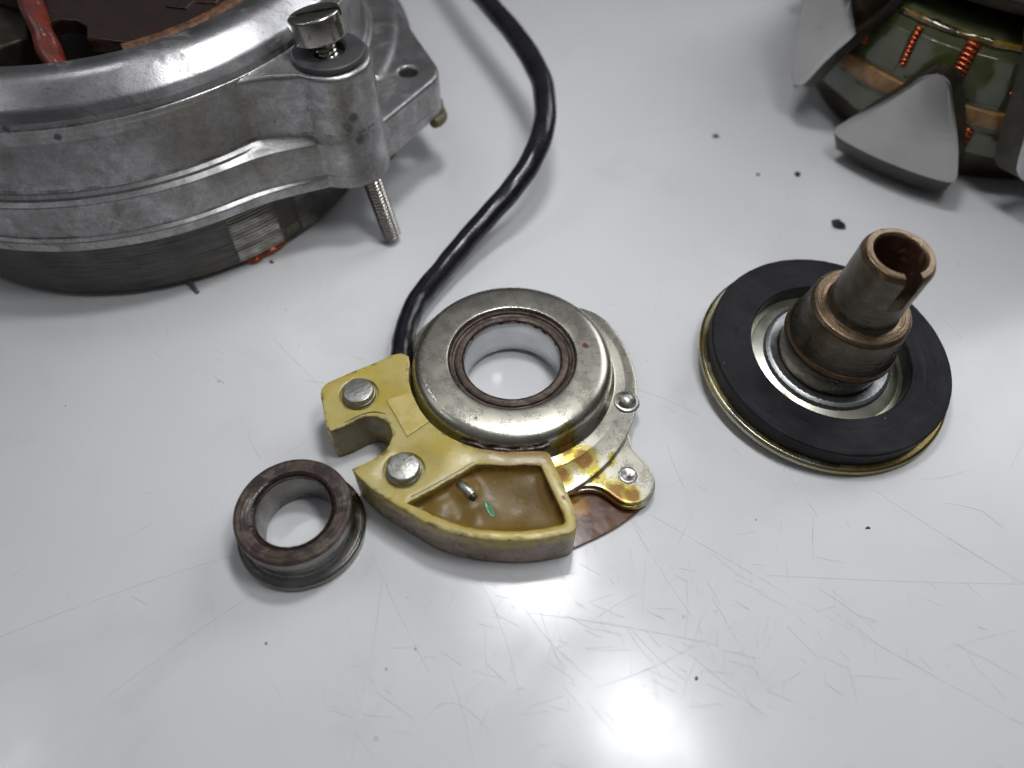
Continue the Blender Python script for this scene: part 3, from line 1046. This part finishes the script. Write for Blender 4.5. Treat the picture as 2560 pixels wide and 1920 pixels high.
# inside the opening: varnished plate with a rusty rim, dark well, steel block and red sleeved leads
plate_line = arc_pts(0, 0, 3.90, -60, 80, 40) + [(-1.5, 3.2), (-1.9, 0.8), (-1.7, -1.1), (-0.6, -1.55), (-0.05, -2.1), (0.08, -2.40), (0.30, -2.28), (0.60, -2.30), (0.86, -2.52), (0.98, -2.88), (1.5, -3.0), (1.9, -3.06)]
slab("inner_plate", plate_line, 4.0, 4.27, M["brownplate"], hs, 0.03)
V, Fc = lathe_data(fillet([(3.60, 4.15), (3.63, 4.34, .05), (3.90, 4.38, .06), (3.95, 4.15)], 3), 90, True, a0=rad(-62), a1=rad(80), rfun=lambda r, z, a: r + 0.02*mnoise.noise((a*14, z*8, 1)))
mesh_obj("rusty_rim", V, Fc, M["rustedge"], hs, 60)
slab("varnish_patch", [(2.10, -1.85), (2.50, -1.95), (2.62, -1.55), (2.25, -1.40)], 4.27, 4.30, M["brownplate"], hs, 0.02)
slab("varnish_patch", [(2.62, -1.72), (3.0, -1.75), (3.1, -1.35), (2.72, -1.35)], 4.27, 4.295, M["brownplate"], hs, 0.02)
slab("inner_ring", circle(0, 0, 4.11, 96), 3.05, 3.30, M["dark"], hs, 0.03)
slab("steel_block", [(0.20, -3.55), (1.0, -2.75), (2.4, -3.2), (2.1, -3.62), (1.0, -3.85)], 3.30, 3.86, M["innersteel"], hs, 0.05)
slab("hub_panel", [(-3.6, -1.2), (-0.9, -1.0), (-0.45, -2.3), (-1.2, -2.9), (-3.2, -2.4)], 3.30, 3.95, M["dark"], hs, 0.06)


def sleeve(pts):
    return tube("red_sleeve", pts, lambda t, q: 0.20 + 0.035*sin(t*11+q) + 0.02*sin(t*31+2*q), M["red"], hs, 16, 8)


sleeve([(-1.3, 0.2, 4.9), (-0.85, -0.9, 4.75), (-0.35, -1.9, 4.5), (0.15, -2.75, 4.2), (0.55, -3.35, 3.85), (0.9, -3.7, 3.5)])
sleeve([(-3.2, -1.4, 4.4), (-2.5, -2.4, 4.2), (-1.75, -3.05, 3.95), (-1.1, -3.55, 3.6)])

# ------------------------------------------------------------------ screw and washer in the boss
sa, sb_ = Vector((-3.30, 4.53, 4.0)), Vector((-2.86, 4.19, 1.6))
ax = (sa - sb_).normalized()
q = Vector((0, 0, 1)).rotation_difference(ax)
Ls = 4.12
sorigin = sa - ax*Ls*0.97
sc = thing("screw", "slotted cheese-head screw standing loose in the housing boss with chewed slot", "screw", sorigin, q.to_euler())
head = lathe("head", fillet([(0.001, Ls+.15), (0.30, Ls+.15, .02), (0.475, Ls+.15, .05), (0.475, Ls+.60, .05), (0.001, Ls+.60)], 5), M["screw"], sc, 96)
carve(head, [box_data(0, 0, Ls+.60, 1.4, 0.115, .24, rad(-2))])


def thread(r, z, a):
    if r < 0.1: return r
    f = (z/0.075 - a/(2*pi)) % 1.0
    return r + (abs(f-0.5)*2-0.5)*0.030


tp = [(0.001, 0.0), (0.14, 0.0), (0.185, 0.05)] + [(0.188, 0.05 + 0.0107*i) for i in range(1, 385)] + [(0.188, Ls+.17), (0.001, Ls+.17)]
lathe("shank", tp, M["screw"], sc, 48, rfun=thread, smooth=60)
ws = thing("washer", "black flat washer lying on the boss under the screw head", "washer", (-8.5+BX, 7.5+BY-.02, 3.968))
lathe("ring", fillet([(0.28, 0), (0.66, 0, .03), (0.66, .12, .05), (0.30, .12, .04), (0.28, 0)], 4)[:-1], M["washer"], ws, 96, True)

# ------------------------------------------------------------------ rotor
RC = (11.706, 9.697, 0.0)
RR = 5.339
ro = thing("claw_rotor", "claw pole rotor with copper coil standing upright behind the hub", "rotor", RC)


def claw(name, a_c, rows, mat_face, flip, thick0=1.0, thick1=0.45):
    """rows: (z, half angle left, half angle right) from root to tip; face on the cylinder, tapering inward"""
    V, Fc, outer, raw = [], [], [], []
    na = 28
    nr = len(rows)
    zline = lambda f: 3.02 + 0.85*(1-abs(2*f-1)**1.3) if f > 0.5 else 3.87 + (0.5-f)*0.9
    for s in (0, 1):
        for i, (z, hl, hr) in enumerate(rows):
            t = i/(nr-1)
            th = thick0+(thick1-thick0)*t
            r = RR if s == 0 else RR-th
            for k in range(na+1):
                f = k/na
                fl, fr = ((4.5, 1.3) if flip else (0.6, 0.8)) if s else (0.0, 0.0)
                a = rad(a_c - hl - fl + (hl+hr+fl+fr)*f)
                rr = r - (0.05*(abs(2*f-1))**12 if s == 0 else 0)
                if flip:
                    rr -= 0.75*max(0.0, z - zline(f))
                V.append((rr*cos(a), rr*sin(a), z))
                raw.append(z - zline(f) if flip else -1.0)
    o = nr*(na+1)
    ii = lambda s, i, k: s*o+i*(na+1)+k
    for i in range(nr-1):
        for k in range(na):
            outer.append(len(Fc))
            Fc.append((ii(0, i, k), ii(0, i, k+1), ii(0, i+1, k+1), ii(0, i+1, k)))
            Fc.append((ii(1, i, k+1), ii(1, i, k), ii(1, i+1, k), ii(1, i+1, k+1)))
        for k in (0, na):
            Fc.append((ii(0, i, k), ii(0, i+1, k), ii(1, i+1, k), ii(1, i, k)))
    for i in (0, nr-1):
        for k in range(na):
            Fc.append((ii(0, i, k), ii(1, i, k), ii(1, i, k+1), ii(0, i, k+1)))
    ob = mesh_obj(name, V, Fc, M["claww"], ro, 30, attrs={"raw": raw})
    me = ob.data
    me.materials.append(mat_face)
    for k in outer:
        me.polygons[k].material_index = 1
    return ob


low_rows = [(0.86, 15.0, 15.0), (0.92, 15.25, 15.3), (1.02, 15.1, 15.2), (1.3, 13.2, 14.0), (1.6, 10.8, 12.6), (1.95, 7.9, 10.6), (2.3, 5.2, 8.4), (2.6, 3.1, 6.4), (2.8, 1.9, 5.2), (2.92, 0.6, 4.2), (2.98, -0.5, 3.2), (3.02, -1.2, 2.2)]
up_rows = [(4.6, 15.2, 15.2), (4.3, 14.0, 14.2), (4.1, 13.0, 13.9), (3.9, 12.0, 13.5), (3.7, 11.0, 13.0), (3.5, 10.2, 12.6), (3.35, 9.7, 12.1), (3.2, 9.2, 11.6), (3.05, 8.8, 11.0), (2.9, 8.3, 10.4), (2.5, 7.2, 7.8), (2.1, 6.1, 5.4), (1.7, 4.9, 3.4), (1.45, 3.9, 2.0), (1.32, 2.8, 1.0), (1.24, 1.4, -0.4), (1.21, 0.2, -1.4)]
for k in (0, 1, 2, 3, 4):
    claw("claw", -129.5+60*k, low_rows, M["ground"], False)
for k in range(6):
    claw("claw", -160+60*k, up_rows, M["ground"], True, 0.45, 0.34)
# lower root: chamfered skirt under each lower claw, pole plates, coil
for k in (0, 1, 2, 3, 4):
    a = -129.5+60*k
    prof = fillet([(3.0, 0.30), (4.95, 0.30, .05), (5.30, 0.84), (4.2, 0.86), (3.0, 0.86)], 3)
    V, Fc = lathe_data(prof, 16, True, a0=rad(a-14.8), a1=rad(a+14.8))
    mesh_obj("claw_root", V, Fc, M["claww"], ro, 25)
lathe("pole_plate", fillet([(0.9, 0.02), (3.7, 0.02, .1), (3.9, 0.86, .1), (0.9, 0.86)], 3), M["dark"], ro, 120, True)
lathe("pole_plate", fillet([(0.9, 3.95), (4.3, 3.95, .25), (4.75, 4.4, .3), (4.6, 4.95, .25), (2.0, 5.1), (0.9, 5.1)], 5), M["dark"], ro, 120, True)
lathe("shaft", fillet([(0.01, -0.0), (0.8, 0.0, .05), (0.9, 5.9, .06), (0.01, 5.9)], 3), M["shaft"], ro, 48)
coil_r = 4.45
lathe("coil", fillet([(3.0, 1.0), (coil_r-.05, 1.02, .15), (coil_r, 1.6), (coil_r, 3.1, .2), (coil_r-.12, 3.45, .2), (coil_r-.6, 3.62, .1), (3.0, 3.62)], 6), M["greentape"], ro, 200, True,
      rfun=lambda r, z, a: r + (0.03*mnoise.noise((a*9, z*1.5, 3)) if r > 3.5 else 0))
V, Fc = lathe_data(fillet([(coil_r-.1, 1.74), (coil_r+.07, 1.74, .04), (coil_r+.08, 2.13, .04), (coil_r-.1, 2.13)], 3), 160, True, rfun=lambda r, z, a: r + 0.025*mnoise.noise((a*7, z*2, 9)))
mesh_obj("fibre_band", V, Fc, M["fibre"], ro, 50)
for a0, a1, z0, z1, rr in ((-137.6, -127.0, 2.22, 3.16, .018), (-123.0, -112.0, 2.24, 3.18, .022), (-151.5, -140.6, 2.22, 3.1, .02), (-108.5, -98, 2.22, 3.2, .02), (-150, -138, 1.10, 1.62, .02), (-114, -104, 1.10, 1.60, .018)):
    prof = fillet([(coil_r-.08, z0), (coil_r+rr, z0, .02), (coil_r+rr+.01, z1, .03), (coil_r-.12, z1+.04)], 3)
    V, Fc = lathe_data(prof, 24, True, a0=rad(a0), a1=rad(a1), rfun=lambda r, z, a: r + 0.018*mnoise.noise((a*14, z*3, 5)))
    mesh_obj("tape_lap", V, Fc, M["greentape"], ro, 40)
bp = [Vector(((coil_r-.10)*cos(rad(a)), (coil_r-.10)*sin(rad(a)), 3.40+.03*mnoise.noise((a*.15, 0, 0)))) for a in range(-170, -80, 2)]
V, Fc = tube_data(bp, lambda t, q: 0.075+0.05*mnoise.noise((t*30, cos(q), 2)), 10)
mesh_obj("varnish_bead", V, Fc, M["bead"], ro, 70)
# slits in the tape with the bare turns of wire showing
turn_me = None
for k, (a, z0, z1, w) in enumerate(((-139.2, 2.42, 3.28, 0.75), (-125.0, 2.54, 3.36, 1.65), (-110.0, 2.50, 3.3, 1.3), (-153.0, 2.45, 3.3, 1.2), (-115.5, 1.12, 1.66, 1.0))):
    n = int((z1-z0)/0.092)
    for i in range(n):
        z = z0 + (z1-z0)*(i+.5)/n
        r = coil_r - 0.005 if z < 3.15 else coil_r - 0.005 - (z-3.15)*0.25
        pts = [Vector(((r+d)*cos(rad(a+t*w)), (r+d)*sin(rad(a+t*w)), z-.006*t)) for t, d in ((-1, -.07), (-.8, 0.0), (0, .025), (.8, 0.0), (1, -.07))]
        V, Fc = tube_data(pts, lambda t, q: 0.048, 8)
        mesh_obj("wire_turn", V, Fc, M["copper"], ro, 60)

# ------------------------------------------------------------------ bearing pickup unit
pu = thing("bearing_pickup_unit", "bearing in a zinc cup with yellow plastic block and black cable, centre of the table", "bearing unit", (0, 0, 0))
CX, CY = 0.0, 0.03
off = (CX, CY, 0)
lathe("bearing_cup", fillet([(1.135, 0.80), (1.135, 0.988, .02), (1.20, 0.994), (1.776, 0.985, .30), (1.795, 0.52, .05), (1.86, 0.44, .05), (2.05, 0.42)], 7), M["zinc"], pu, 160, off=off)
lathe("outer_race", fillet([(1.145, .70), (1.145, .925, .02), (1.07, .935, .02), (1.055, .885, .02), (1.02, .885, .02), (1.01, .70)], 3), M["rustring"], pu, 128, off=off)
lathe("inner_race_face", fillet([(1.015, .70), (1.01, .90, .02), (0.965, .925, .02), (0.90, .92, .02), (0.862, .895)], 3), M["rustring"], pu, 128, off=off,
      rfun=lambda r, z, a: r - (0.010*max(0, mnoise.noise((a*6, z*3, 2))) if r < .87 else 0))
lathe("bore_edge", fillet([(0.852, .865), (0.866, .902, .01), (0.885, .922)], 3), M["grime"], pu, 160, off=off,
      rfun=lambda r, z, a: r + 0.014*mnoise.noise((a*8, 2, 7)) + 0.007*mnoise.noise((a*25, 1, 3)))
lathe("seal_groove", fillet([(1.150, .90), (1.120, .940, .01), (1.100, .938)], 2), M["grime"], pu, 160, off=off, rfun=lambda r, z, a: r + 0.010*mnoise.noise((a*9, 5, 7)))
lathe("bore", fillet([(0.862, .895), (0.850, .87), (0.850, .12, .02), (0.95, .10), (1.05, .12)], 4), M["race"], pu, 128, off=off)
lathe("bearing_body", fillet([(1.0, .12), (1.60, .14, .05), (1.62, .40)], 3), M["dark"], pu, 96, off=off)

# zinc base disc (off-centre) and tab plate
disc = []
for i in range(160):
    a = 2*pi*i/160
    far = -0.31*cos(a) - 0.12*sin(a) + math.sqrt(2.573**2 - (0.31*sin(a)-0.12*cos(a))**2)
    deg = (math.degrees(a)+180) % 360 - 180
    k = 1.0 if -125 < deg < 35 else 0.0
    if 35 <= deg < 75: k = 0.5+0.5*cos(pi*(deg-35)/40)
    if 120 < deg < 150: k = 0.16*sin(pi*(deg-120)/30)
    disc.append((CX+(1.84+(far-1.84)*k)*cos(a), CY+(1.84+(far-1.84)*k)*sin(a)))
disc_hole = circle(CX, CY, 1.5, 64)
slab("base_disc", disc, 0.31, 0.41, M["zinc"], pu, 0.025, holes=[(disc_hole, 0.06, False)])
TAB = [(1.95, -0.90), (2.042, -1.181), (2.063, -1.356), (2.139, -1.530), (2.300, -1.753), (2.371, -1.930), (2.384, -2.053), (2.346, -2.235), (2.250, -2.375), (2.117, -2.464), (1.990, -2.497), (1.850, -2.483), (1.732, -2.415), (1.600, -2.295), (1.481, -2.215), (1.340, -2.175), (1.178, -2.185), (0.889, -2.245), (0.3, -2.2), (0.9, -1.6)]
TAB2 = smooth_loop(TAB, 3)
slab("tab_plate", TAB2, 0.22, 0.30, M["zinc"], pu, 0.02)
slab("tab_plate", inset(TAB2, -0.025), 0.11, 0.20, M["zinc"], pu, 0.02)
SHEET = [(0.2, -2.0), (0.9, -2.05), (1.30, -2.0), (2.20, -2.30), (2.22, -2.42), (2.10, -2.52), (1.991, -2.608), (1.743, -2.784), (1.446, -2.956), (1.209, -3.070), (0.976, -3.173), (0.4, -3.25), (0.0, -2.6)]
slab("backing_sheet", smooth_loop(SHEET, 3), 0.015, 0.065, M["sheet"], pu, 0.015)
# dome rivet and struck dimple
lathe("dome_rivet", fillet([(0.24, 0.405), (0.22, 0.45, .03), (0.165, 0.455, .03), (0.15, 0.53, .07), (0.07, 0.575, .08), (0.001, 0.58)], 5), M["pinsteel"], pu, 40, off=(2.03, -0.56, 0))
lathe("struck_rivet", fillet([(0.165, 0.295), (0.155, 0.318, .015), (0.12, 0.320, .02), (0.03, 0.306), (0.001, 0.295)], 4), M["bush"], pu, 36, off=(1.945, -1.97, 0))

# plastic block
PL = [(-1.972, 0.181), (-1.842, 0.117), (-1.808, -0.055), (-1.812, -0.241), (-1.785, -0.453), (-1.725, -0.662), (-1.625, -0.895), (-1.505, -1.105), (-1.350, -1.305), (-1.170, -1.470), (-0.975, -1.605), (-0.760, -1.715), (-0.570, -1.785), (-0.296, -1.835), (0.046, -1.850), (0.387, -1.840), (0.546, -1.850), (0.623, -1.913), (0.654, -2.017), (0.796, -2.411), (0.952, -2.838), (0.991, -3.051), (0.978, -3.190), (0.910, -3.271), (0.739, -3.323), (0.442, -3.384), (0.147, -3.407), (-0.168, -3.402), (-0.484, -3.373), (-0.802, -3.309), (-1.125, -3.209), (-1.345, -3.098), (-1.569, -2.957), (-1.797, -2.814), (-2.030, -2.657), (-2.220, -2.523), (-2.393, -2.361), (-2.494, -2.260), (-2.561, -2.171), (-2.318, -2.043), (-2.109, -1.886), (-2.030, -1.767), (-1.992, -1.647), (-1.979, -1.539), (-2.007, -1.416), (-2.076, -1.306), (-2.177, -1.222), (-2.301, -1.166), (-2.418, -1.166), (-2.552, -1.222), (-2.856, -1.402), (-3.009, -1.463), (-3.076, -1.402), (-3.188, -1.038), (-3.288, -0.691), (-3.270, -0.573), (-3.201, -0.468), (-2.931, -0.308), (-2.657, -0.148), (-2.307, 0.038), (-2.119, 0.149)]
CAV = [(-1.638, -2.778), (-1.272, -2.560), (-0.953, -2.349), (-0.671, -2.159), (-0.539, -2.089), (-0.067, -2.110), (0.382, -2.100), (0.471, -2.120), (0.596, -2.448), (0.776, -2.910), (0.816, -3.098), (0.767, -3.149), (0.446, -3.218), (0.149, -3.255), (-0.063, -3.259), (-0.381, -3.236), (-0.701, -3.179), (-0.917, -3.109), (-1.135, -3.023), (-1.402, -2.886)]
PLs = smooth_loop(PL, 3, 50)
CAVs = smooth_loop(CAV, 4, 35)
PINS = ((-2.625, -0.715), (-1.728, -2.195))
body = slab("plastic_body", PLs, 0.03, 0.88, M["plastic"], pu, 0.024,
            holes=[(CAVs, 0.42, True)] + [(circle(x, y, 0.335, 36), 0.07, True) for x, y in PINS], jitter=0.012)
for (x, y) in PINS:
    p = lathe("pin", fillet([(0.285, 0.80), (0.285, 0.90, .02), (0.262, 0.91, .02), (0.262, 1.00, .035), (0.001, 1.005)], 4), M["pinsteel"], body, 48, off=(x, y, 0))

# potting resin, a sagging skin that climbs the walls
cc = Vector((-0.25, -2.68))
bl = ray_loop(CAVs, cc.x, cc.y, 160)
V, Fc, RIM = [], [], []
RN = 30
BUMPS = [(-0.74, -2.47, .17, .135), (-0.15, -2.22, .34, .05), (0.25, -2.24, .28, .05), (-1.10, -2.72, .26, .06), (-0.55, -2.90, .22, .04), (0.10, -2.78, .40, -.05), (-0.82, -2.90, .16, -.03)]
for i in range(RN+1):
    t = 1 - i/RN
    for (x, y) in bl:
        px, py = cc.x+(x-cc.x)*t, cc.y+(y-cc.y)*t
        d = min(math.hypot(px-x, py-y), 9)
        wallh = 0.13*math.exp(-(math.hypot(x-cc.x, y-cc.y)*(1-t))/0.075)
        z = 0.62 + wallh + sum(h*math.exp(-((px-bx)**2+(py-by)**2)/(s*s)) for bx, by, s, h in BUMPS) + 0.006*mnoise.noise((px*3, py*3, 0))
        V.append((px, py, z)); RIM.append(t)
nb = len(bl)
for i in range(RN):
    for k in range(nb):
        l = (k+1) % nb
        Fc.append((i*nb+k, i*nb+l, (i+1)*nb+l, (i+1)*nb+k))
mesh_obj("resin_fill", V, Fc, M["resin"], body, 180, attrs={"rim": RIM})
# soldered terminal sleeve poking out of the resin
V, Fc = tube_data([Vector((-0.86, -2.34, .66)), Vector((-0.78, -2.42, .71)), Vector((-0.70, -2.50, .72)), Vector((-0.645, -2.555, .70))], lambda t, q: 0.085+0.005*sin(q*2), 20, False)
mesh_obj("terminal_sleeve", V, Fc, M["pinsteel"], body, 60)
tube("terminal_wire", [(-0.68, -2.52, .70), (-0.63, -2.57, .70), (-0.59, -2.60, .67)], 0.06, M["dark"], body, 10, 4)


def stroke(name, pts, w, h, mat, parent, zf):
    V, Fc = [], []
    P = catmull([(x, y, 0) for x, y in pts], 5)
    n = len(P)
    for i, p in enumerate(P):
        t = (P[min(i+1, n-1)]-P[max(i-1, 0)]).normalized()
        s = Vector((-t.y, t.x, 0))
        ww = w*(0.35+0.65*sin(pi*(i+.5)/n))
        for k, f in enumerate((-1, -.5, 0, .5, 1)):
            c = p+s*ww*f
            V.append((c.x, c.y, zf(c.x, c.y)+h*(1-f*f)))
    for i in range(n-1):
        for k in range(4):
            Fc.append((i*5+k, i*5+k+1, (i+1)*5+k+1, (i+1)*5+k))
    return mesh_obj(name, V, Fc, mat, parent, 60)


def zres(x, y):
    return 0.633 + sum(h*math.exp(-((x-bx)**2+(y-by)**2)/(s*s)) for bx, by, s, h in BUMPS) + 0.006*mnoise.noise((x*3, y*3, 0))


stroke("green_mark", [(-0.43, -2.62), (-0.38, -2.72), (-0.33, -2.82), (-0.28, -2.90)], 0.042, 0.004, M["greenpaint"], body, zres)
stroke("red_mark", [(0.79, -2.66), (0.83, -2.72)], 0.022, 0.004, M["redpaint"], body, lambda x, y: 0.884)
for pts in ([(-1.58, -2.68), (-1.20, -2.455), (-0.90, -2.25), (-0.60, -2.045)], [(-2.80, -1.30), (-2.50, -1.13), (-2.30, -1.085), (-2.12, -1.13)]):
    stroke("dark_line", pts, 0.010, 0.002, M["grime"], body, lambda x, y: 0.884 + 0.012*mnoise.noise((x*3, y*3, 0.88)))  # dark ribbons painted in place of the pocket groove and along the notch edge
TAPE = [(-2.143, -0.844), (-1.745, -0.70), (-1.66, -0.86), (-1.53, -1.09), (-1.385, -1.29), (-1.724, -1.585)]
slab("film_patch", TAPE, 0.872, 0.902, M["tape"], body, 0.012, jitter=0.01)
# dark bead filling the joint between cup and block
V, Fc = tube_data([Vector((CX+1.815*cos(rad(a)), CY+1.83*sin(rad(a)), 0.80+.02*mnoise.noise((a*.2, 0, 0)))) for a in range(-118, -68, 2)], lambda t, q: 0.05+0.018*sin(t*23+q), 10)
mesh_obj("joint_bead", V, Fc, M["grime"], pu, 60)

# cable
CAB = [(-2.02, -0.10, .55), (-2.01, 0.20, .56), (-2.03, 0.58, .54), (-2.0, 1.23, 0.45), (-1.84, 1.93, 0.4), (-1.46, 2.58, 0.45), (-1.01, 3.22, 0.6), (-0.44, 3.93, 0.85), (0.14, 4.53, 1.2), (0.53, 5.21, 1.5), (0.72, 6.07, 1.7), (0.66, 7.22, 1.8), (0.26, 8.48, 1.9), (-0.41, 10.05, 1.9), (-1.09, 11.64, 1.8), (-2.03, 13.97, 1.5), (-3.4, 17, .9), (-4.5, 19.5, .35)]
tube("cable", CAB, lambda t, q: 0.195+0.055*min(1, t*1.6)+0.014*mnoise.noise((t*26, cos(q)*.6, sin(q)*.6))+0.004*sin(t*130+q), M["cable"], pu, 24, 14)

# ------------------------------------------------------------------ flanged bushing
bu = thing("flanged_bushing", "small grey steel flanged bushing with brown stained rim, beside the yellow block", "bushing", (-3.421, -2.842, 0), (rad(1.0), rad(.3), 0))
lathe("body", fillet([(0.597, .755), (0.590, .70), (0.590, .03, .02), (1.00, .01, .02), (1.035, .06, .03), (1.035, .17, .05), (0.95, .215, .06), (0.885, .26, .05), (0.880, .55, .03), (0.915, .60, .02), (0.915, .76, .02), (0.905, .775)], 5), M["bush"], bu, 128)
lathe("rim_face", fillet([(0.645, .785), (0.70, .80, .02), (0.79, .808, .02), (0.80, .80, .01), (0.86, .803, .02), (0.905, .78, .02), (0.914, .755)], 4), M["bushrust"], bu, 128)
lathe("bore_chamfer", fillet([(0.588, .70), (0.592, .735, .01), (0.650, .788, .01), (0.675, .80)], 3), M["grime"], bu, 160,
      rfun=lambda r, z, a: r + (0.016*mnoise.noise((a*7, r*6, 4)) + 0.010*mnoise.noise((a*21, r*9, 1)))*(1 if r > .61 else 0.3))

# ------------------------------------------------------------------ hub with magnet ring
haxis = Vector((math.tan(rad(3.236)), math.tan(rad(-3.842)), 1)).normalized()
hq = Vector((0, 0, 1)).rotation_difference(haxis)
hb = thing("magnet_hub", "brown stepped hub with slotted shaft on a black magnet ring, tilted", "hub", (5.772, 0.457, 0.0), hq.to_euler())
lathe("plate", fillet([(0.3, 0.21), (2.22, 0.205, .05), (2.305, 0.25, .04), (2.305, 0.34, .04), (2.26, 0.375, .04), (0.3, 0.375)], 4), M["goldzinc"], hb, 160)
lathe("foot", fillet([(0.001, 0.03), (0.40, 0.03, .04), (0.45, 0.22)], 3), M["shaft"], hb, 40)
lathe("magnet_ring", fillet([(1.45, .378), (2.165, .378, .02), (2.178, .40, .02), (2.178, .69, .03), (2.15, .716, .02), (1.47, .716, .03), (1.45, .69, .02), (1.45, .378)], 4)[:-1], M["magnet"], hb, 160, True,
      rfun=lambda r, z, a: r + (0.006*mnoise.noise((a*12, z*9, 5)) if r > 2 else 0))
lathe("dish", fillet([(1.448, .385), (1.36, .390, .05), (1.22, .44, .05), (1.14, .47)], 4), M["palezinc"], hb, 128)
lathe("staked_ring", fillet([(1.16, .44), (1.15, .56, .03), (1.08, .60, .04), (0.93, .57)], 5), M["weld"], hb, 128, rfun=lambda r, z, a: r + 0.008*sin(a*56+z*9)*(z > .5))
sh = lathe("shaft", fillet([(0.001, 0.5), (0.93, .50), (0.91, .58, .03), (0.955, 1.02, .05), (0.985, 1.07, .02), (0.985, 1.16, .03), (0.945, 1.20, .02), (0.845, 1.92, .05), (0.70, 1.985), (0.62, 1.99, .03), (0.585, 2.05, .04), (0.579, 3.18, .03), (0.53, 3.275, .02), (0.43, 3.285, .03), (0.395, 3.24, .02), (0.37, 1.9), (0.001, 1.85)], 5), M["shaft"], hb, 128)
lathe("collar_face", fillet([(0.60, 2.000), (0.66, 2.004, .01), (0.80, 1.985, .02), (0.845, 1.93)], 4), M["shafttan"], hb, 128)
lathe("lower_rim", fillet([(0.950, 1.235), (0.958, 1.205, .01), (0.992, 1.16, .02), (0.992, 1.08, .02), (0.965, 1.04)], 4), M["shafttan"], hb, 128)
sl = rad(-82)
carve(sh, [box_data(0.45*cos(sl), 0.45*sin(sl), 3.05, 0.55, 0.27, 0.95, sl)])
shm = sh.data
shm.materials.append(M["shafttan"]); shm.materials.append(M["rustbore"])
for p in shm.polygons:
    c = p.center
    r = math.hypot(c.x, c.y)
    if c.z > 3.165 and r > 0.385: p.material_index = 1
    elif c.z > 1.8 and r < 0.41: p.material_index = 2
    elif c.z > 2.4 and r < 0.575 and abs(p.normal.x*cos(sl)+p.normal.y*sin(sl)) < 0.5 and abs(p.normal.z) < 0.5: p.material_index = 2

# ------------------------------------------------------------------ crumbs on the table
def crumb(x, y, s, seed, label, flat=0.5):
    bm = bmesh.new()
    bmesh.ops.create_icosphere(bm, subdivisions=1, radius=1.0)
    for v in bm.verts:
        n = 1 + 1.0*mnoise.noise(v.co*1.9 + Vector((seed*3.1, seed*1.7, 0)))
        v.co = Vector((v.co.x*s*n, v.co.y*s*n*0.75, max(-0.35, v.co.z)*s*flat*n))
    zmin = min(v.co.z for v in bm.verts)
    for v in bm.verts:
        v.co.z -= zmin
    bmesh.ops.rotate(bm, verts=bm.verts, cent=(0, 0, 0), matrix=Matrix.Rotation(seed*1.3, 3, "Z"))
    me = bpy.data.meshes.new("crumb"); bm.to_mesh(me); bm.free()
    o = link("crumb", me, M["rubber"], None, 30, (x, y, 0.001))
    tag(o, label, "crumb", "dark crumbs scattered on the table")


crumb(7.23, 4.44, .17, 2, "largest black crumb on the table, just behind the slotted shaft", 0.7)
crumb(5.05, 7.71, .09, 5, "round black crumb between the cable and the rotor")
crumb(6.74, 6.25, .10, 8, "black crumb just in front of the left rotor claws")
crumb(5.80, 6.23, .05, 11, "tiny grey crumb between the two black crumbs near the rotor")
crumb(-5.12, 3.34, .055, 14, "tiny black crumb in front of the copper wires of the stator")
crumb(5.86, -2.79, .04, 17, "small dark sliver in front of the magnet hub", 0.4)
crumb(2.69, -5.17, .032, 20, "tiny dark flake beside the bright lamp reflection", 0.4)
crumb(-3.68, -4.67, .022, 23, "tiny black speck in front of the flanged bushing")
